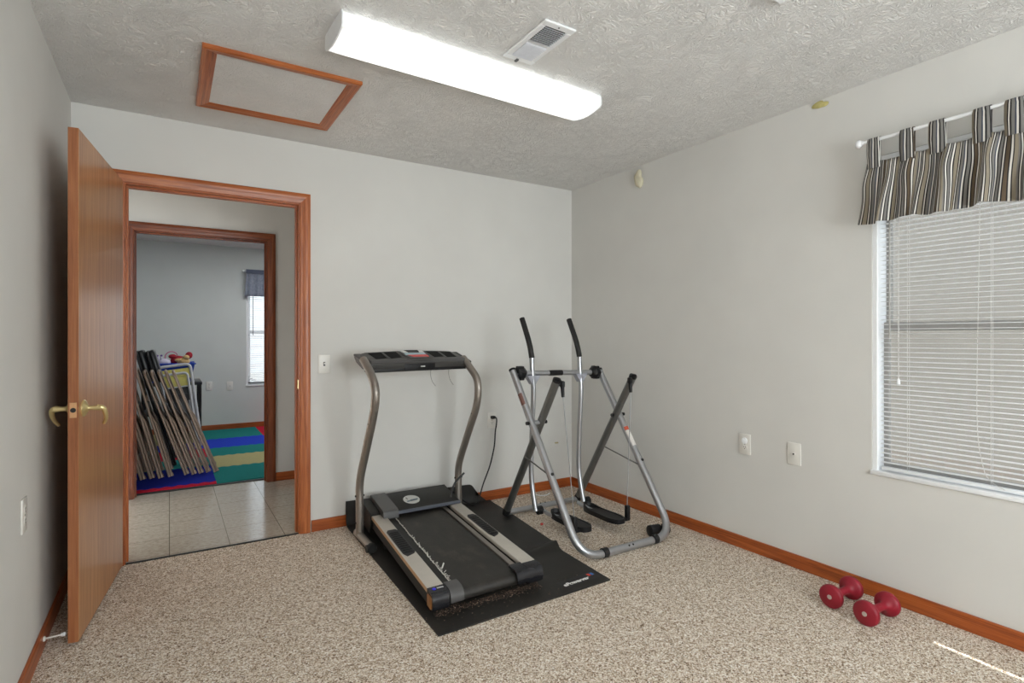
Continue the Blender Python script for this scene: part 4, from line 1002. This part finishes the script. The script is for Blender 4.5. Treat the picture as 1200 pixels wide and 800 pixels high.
# small stickers
def tube_label(x, z0, z1, m, yoff):
    b = BM(); n = 8; A = []; r = TB_ + .0006
    d = Vector((0, GYT - GY0, .955)).normalized(); nrm = Vector((0, -d.z, d.y)); sx = Vector((1, 0, 0))
    rows = [[b.verts.new(Vector((x, front(z), z)) + (nrm * math.cos(a) + sx * math.sin(a)) * r) for a in [yoff - .7 + 1.4 * k / n for k in range(n + 1)]] for z in (z0, z1)]
    for k in range(n): b.faces.new((rows[0][k], rows[0][k + 1], rows[1][k + 1], rows[1][k]))
    return obj('warning_sticker', b, m, ff)
tube_label(GL, .80, .865, plain('rusty red decal', rgb(118, 84, 76), .5), -1.1)
tube_label(GR_, .505, .595, plain('white decal', rgb(226, 222, 216), .5), -.5)
tube_label(GR_, .598, .618, plain('red decal', rgb(196, 84, 56), .5), -.5)
b = BM(); box(b, 2.0, 2.025, 2.715, 2.722, .575, .583, bev=.002); obj('hanging_tag', b, plain('khaki tag', rgb(150, 138, 96), .6), gl)

# ---------------------------------------------------------------- dumbbells
def dumbbell(c, rz, label):
    root = thing('dumbbell', label, 'dumbbell', (c[0], c[1], 0), 'red dumbbells on the carpet')
    L = .098; r = .052
    prof = [(-L, .0), (-L, r - .008), (-L + .006, r - .001), (-L + .012, r), (-L + .022, r), (-L + .029, r - .004), (-L + .034, r - .016), (-L + .042, .024), (-L + .052, .0175), (-L + .075, .0165), (0, .0175)]
    prof = prof + [(-d, q) for d, q in reversed(prof[:-1])]
    b = BM(); lathe(b, prof, (c[0], c[1], r), (1, 0, 0), 40); obj('weight_body', b, RED, root, ang=50)
    for s in (-1, 1):
        b = BM(); lathe(b, [(0, .010), (.0015, .010), (.002, .007)], (c[0] + s * L, c[1], r), (s, 0, 0), 20); obj('end_badge', b, plain('silver badge', rgb(196, 186, 180), .35, .4), root)
    root.rotation_euler.z = rz; return root
d1 = dumbbell((2.628, 1.352), R(-1), 'dark red dumbbell farther from the viewer, beside the right baseboard')
d2 = copy_tree(d1); d2.location = (2.598, 1.188, 0); d2.rotation_euler.z = R(-2.5)
d2['label'] = 'dark red dumbbell nearer the viewer, on the carpet beside the other'

# ---------------------------------------------------------------- room beyond the hall
b = BM(); box(b, -.45, 2.7, 5.205, 8.2, .0, .012); rg = obj('striped_rug', b, RUGM, None, (-.45, 5.20, 0), smooth=False); tag(rg, 'bright teal, blue, red and sand striped rug in the far room', 'rug')

def folding_chair(label, m_frame, m_panel, W=.36, Lc=.965, group=None, pad=False, back_h=.20, m_seat=None, r=None):
    """folded flat, standing on its feet; width along +y, lies in the y-z plane"""
    root = thing('folding_chair', label, 'chair', (0, 0, 0), group)
    r = r or (.0105 if not pad else .0125)
    b = BM(); tube(b, fillet([(0, 0, .006), (0, 0, Lc), (0, W, Lc), (0, W, .006)], .05, 6), r, 10); tube(b, [(0, 0, .30), (0, W, .30)], .008, 8); obj('front_frame', b, m_frame, root)
    for y in (.028, W - .028):
        b = BM(); tube(b, fillet([(.002, y, .57), (.008, y, .54), (.018, y, .50), (.019, y, .012)], .03, 4), r * .95, 10); rl = obj('rear_leg', b, m_frame, root)
        b = BM(); lathe(b, [(0, .0145), (.024, .014), (.028, .012)], (.019, y, 0.001), (0, 0, 1), 10); obj('rubber_foot', b, m_frame if not pad else RUBBER, rl)
    b = BM(); tube(b, [(.019, .028, .18), (.019, W - .028, .18)], .006, 8); obj('stretcher', b, m_frame, root)
    b = BM(); box(b, -.008, .004, .016, W - .016, Lc - .04 - back_h, Lc - .04, bev=.003); obj('backrest', b, m_panel, root)
    if pad:
        b = BM(); box(b, .004, .058, .02, W - .02, Lc - .30, Lc + .01, bev=.02, seg=3); obj('back_pad', b, m_panel, root)
    b = BM(); box(b, -.014, .008, .03, W - .03, .33, .66, bev=.006); obj('seat', b, m_seat or m_panel, root)
    return root
ch = folding_chair('x', TAUPE, plain('brown vinyl seat', rgb(58, 48, 44), .45), group='folding chairs leaning in the far room')
spots = [(-.262, 14.), (-.200, 14), (-.135, 14), (-.070, 14), (.002, 14.5), (.122, 18.5), (.178, 18.8), (.234, 19), (.290, 19.3), (.350, 19.5)]
names = ['leftmost, half behind the casing', 'second from the left', 'third from the left', 'fourth from the left', 'fifth from the left, at the gap',
         'sixth, just right of the gap', 'fourth from the right', 'third from the right', 'second from the right', 'rightmost of the row']
for i, (x, a) in enumerate(spots):
    o = ch if i == 0 else copy_tree(ch)
    o.location = (x, 5.60 + .012 * ((i * 7) % 3), .013); o.rotation_euler = (0, -R(a), 0)
    o['label'] = 'taupe folding chair leaning in the far room, ' + names[i]
pc_ = folding_chair('x', BLACK, BLACKV, W=.42, Lc=1.11, group='black padded chairs behind the folding chairs', pad=True)
for i, (x, y) in enumerate(((.030, 6.08), (.112, 6.10))):
    o = pc_ if i == 0 else copy_tree(pc_); o.location = (x, y, .013); o.rotation_euler = (0, -R(15), 0)
    o['label'] = 'tall black padded folding chair behind the taupe chairs, ' + ('on the left by the casing' if i == 0 else 'next to the blue bin')
yc_ = folding_chair('x', plain('white enamel tube', rgb(214, 216, 220), .3, .2), YELLOW, W=.30, Lc=.90, back_h=.11, m_seat=BLACKV, r=.0155, group='chrome chairs in front of the black table')
for i, (x, y) in enumerate(((.300, 6.84), (.262, 6.76))):
    o = yc_ if i == 0 else copy_tree(yc_); o.location = (x, y, .052); o.rotation_euler = (R(-7), R(7), R(90)); 
    if i: o.scale = (1, .80, .90)
    o['label'] = 'chrome framed folding chair with yellow panels, ' + ('behind, against the black table' if i == 0 else 'in front of the other one')
tb_ = thing('utility_table', 'small black table holding the blue bin in the far room', 'table', (.04, 7.25, .012))
b = BM(); box(b, -.26, .31, 7.0, 7.55, .70, .735, bev=.006); obj('tabletop', b, BLACKV, tb_)
for x in (-.24, .29):
    for y in (7.02, 7.53): b = BM(); cyl(b, (x, y, .012), (x, y, .70), .014, 10); obj('leg', b, BLACK, tb_)
b = BM(); box(b, -.25, .30, 7.01, 7.54, .38, .40, bev=.004); obj('shelf', b, BLACK, tb_)
bn = thing('storage_bin', 'blue plastic bin of toys on the black table in the far room', 'bin', (.01, 7.25, .735))
b = BM()
def bin_ring(x0, x1, y0, y1, z): return [b.verts.new(q) for q in ((x0, y0, z), (x1, y0, z), (x1, y1, z), (x0, y1, z))]
q = [bin_ring(-.19, .20, 7.06, 7.44, .736), bin_ring(-.23, .24, 7.02, 7.48, .935), bin_ring(-.215, .225, 7.035, 7.465, .935), bin_ring(-.18, .19, 7.07, 7.43, .745)]
for A, B in zip(q, q[1:]):
    for k in range(4): b.faces.new((A[k], A[(k + 1) % 4], B[(k + 1) % 4], B[k]))
b.faces.new(q[0][::-1]); b.faces.new(q[3]); obj('tub', b, BLUEP, bn, ang=20)
b = BM(); tube(b, [(-.235, 7.015, .935), (.245, 7.015, .935), (.245, 7.485, .935), (-.235, 7.485, .935), (-.235, 7.015, .935)], .009, 8); obj('rim', b, BLUEP, bn)
# toys heaped in the bin
def toy(name, label, parts):
    root = None
    for k, (nm, c, r, s, m) in enumerate(parts):
        b = BM(); ball(b, c, r, *s)
        if root is None:
            root = tag(obj(name, b, m, None, (c[0], c[1], c[2] - r)), label, 'toy')
        else: obj(nm, b, m, root)
    return root
RT, TT, WT = plain('red plush', rgb(150, 30, 44), .9, vary=.3), plain('tan plush', rgb(206, 172, 118), .9, vary=.2), plain('pale lilac plastic', rgb(206, 200, 218), .4)
PUR = plain('purple plastic', rgb(110, 80, 150), .5)
toy('plush_toy', 'tan and cream plush toy on top of the blue bin', [('body', (.135, 7.22, .95), .06, (1.1, .9, .8), TT), ('head', (.16, 7.20, 1.0), .032, (1.1, 1, .9), TT), ('arm', (.09, 7.2, .97), .028, (1.5, .8, .7), TT)])
toy('red_plush_toy', 'dark red plush toy behind the tan toy in the blue bin', [('body', (.09, 7.33, .965), .07, (1.2, 1, .75), RT), ('ear', (.03, 7.30, 1.01), .035, (1.2, .8, .8), RT), ('ear', (.19, 7.30, 1.02), .038, (1, .8, 1.1), RT)])
toy('teapot_toy', 'pale lilac toy with two stalks at the left of the blue bin', [('body', (-.05, 7.22, .945), .055, (1.2, 1, .85), WT), ('stalk', (-.105, 7.2, .99), .018, (.7, .7, 1.8), WT), ('stalk', (-.075, 7.2, .995), .016, (.7, .7, 1.8), WT), ('bead', (-.112, 7.2, 1.022), .012, (1, 1, 1), PUR), ('bead', (-.075, 7.2, 1.024), .012, (1, 1, 1), PUR)])
b = BM(); tube(b, [(.02 + .062 * math.cos(2 * PI * k / 24), 7.425, 1.0 + .062 * math.sin(2 * PI * k / 24)) for k in range(25)], .006, 8, caps=False); tag(obj('toy_ring', b, plain('pink plastic', rgb(198, 120, 150), .4)), 'pink plastic hoop standing among the toys in the bin', 'toy')

# ================================================================ LIGHT
def area(name, loc, rot, sx, sy, power, col=(1, 1, 1)):
    l = bpy.data.lights.new(name, 'AREA'); l.shape = 'RECTANGLE'; l.size = sx; l.size_y = sy; l.energy = power; l.color = col
    o = bpy.data.objects.new(name, l); C.objects.link(o); o.location = loc; o.rotation_euler = rot; return o
area('rear_fill_up', (-.08, -.35, 1.5), (R(180), 0, 0), .4, .4, 22, (.98, .985, .99))  # unseen fill light, added to brighten the ceiling
area('far_room_fill', (1.3, 6.9, H - .03), (0, 0, 0), 1.2, .4, 23, (.95, .985, .99))  # added fill light for the far room, no fitting modelled
area('rear_fill_panel', ((BX0 + BX1) / 2, YF - .25, (BZ0 + BZ1) / 2), (R(90), 0, 0), BX1 - BX0, BZ1 - BZ0, 140, (.95, .975, 1))  # fill light added outside the added window

sun = bpy.data.lights.new('sun', 'SUN'); sun.energy = 14; sun.angle = R(.25); sun.color = (1, .97, .92)
so = bpy.data.objects.new('sun', sun); C.objects.link(so)
sd = Vector((.14, 2.97, -2.03)).normalized(); so.rotation_euler = sd.to_track_quat('-Z', 'Y').to_euler(); so.location = (6, 4, 8)

wd = bpy.data.worlds.new('daylight'); bpy.context.scene.world = wd; wd.use_nodes = True; nt = wd.node_tree
bg = nt.nodes['Background']; tc = nt.nodes.new('ShaderNodeTexCoord'); sx = nt.nodes.new('ShaderNodeSeparateXYZ'); nt.links.new(tc.outputs['Generated'], sx.inputs[0])
mr = nt.nodes.new('ShaderNodeMapRange'); mr.inputs[1].default_value = -.3; mr.inputs[2].default_value = .6; nt.links.new(sx.outputs['Z'], mr.inputs[0])
nt.links.new(ramp(nt, mr.outputs[0], [(0, (.55, .55, .52, 1)), (.33, (.9, .95, 1.0, 1)), (1, (.8, .9, 1.0, 1))]), bg.inputs['Color']); bg.inputs['Strength'].default_value = 2.2

# ================================================================ CAMERA
cam = bpy.data.cameras.new('camera'); co = bpy.data.objects.new('camera', cam); C.objects.link(co)
co.location = (0, 0, CAM_Z); co.rotation_euler = (R(90), 0, -YAW); cam.sensor_width = 36; cam.lens = FPX / 1200 * 36; cam.shift_y = -(400 - CY) / 1200; cam.clip_start = .02
sc_ = bpy.context.scene; sc_.camera = co
vs = sc_.view_settings; vs.view_transform = 'Standard'; vs.look = 'None'; vs.gamma = 1; vs.use_curve_mapping = False; vs.exposure = 0.0
sc_.cycles.use_denoising = True
sc_.cycles.max_bounces = 8; sc_.cycles.diffuse_bounces = 5; sc_.cycles.glossy_bounces = 3; sc_.cycles.transparent_max_bounces = 8; sc_.cycles.sample_clamp_indirect = 6
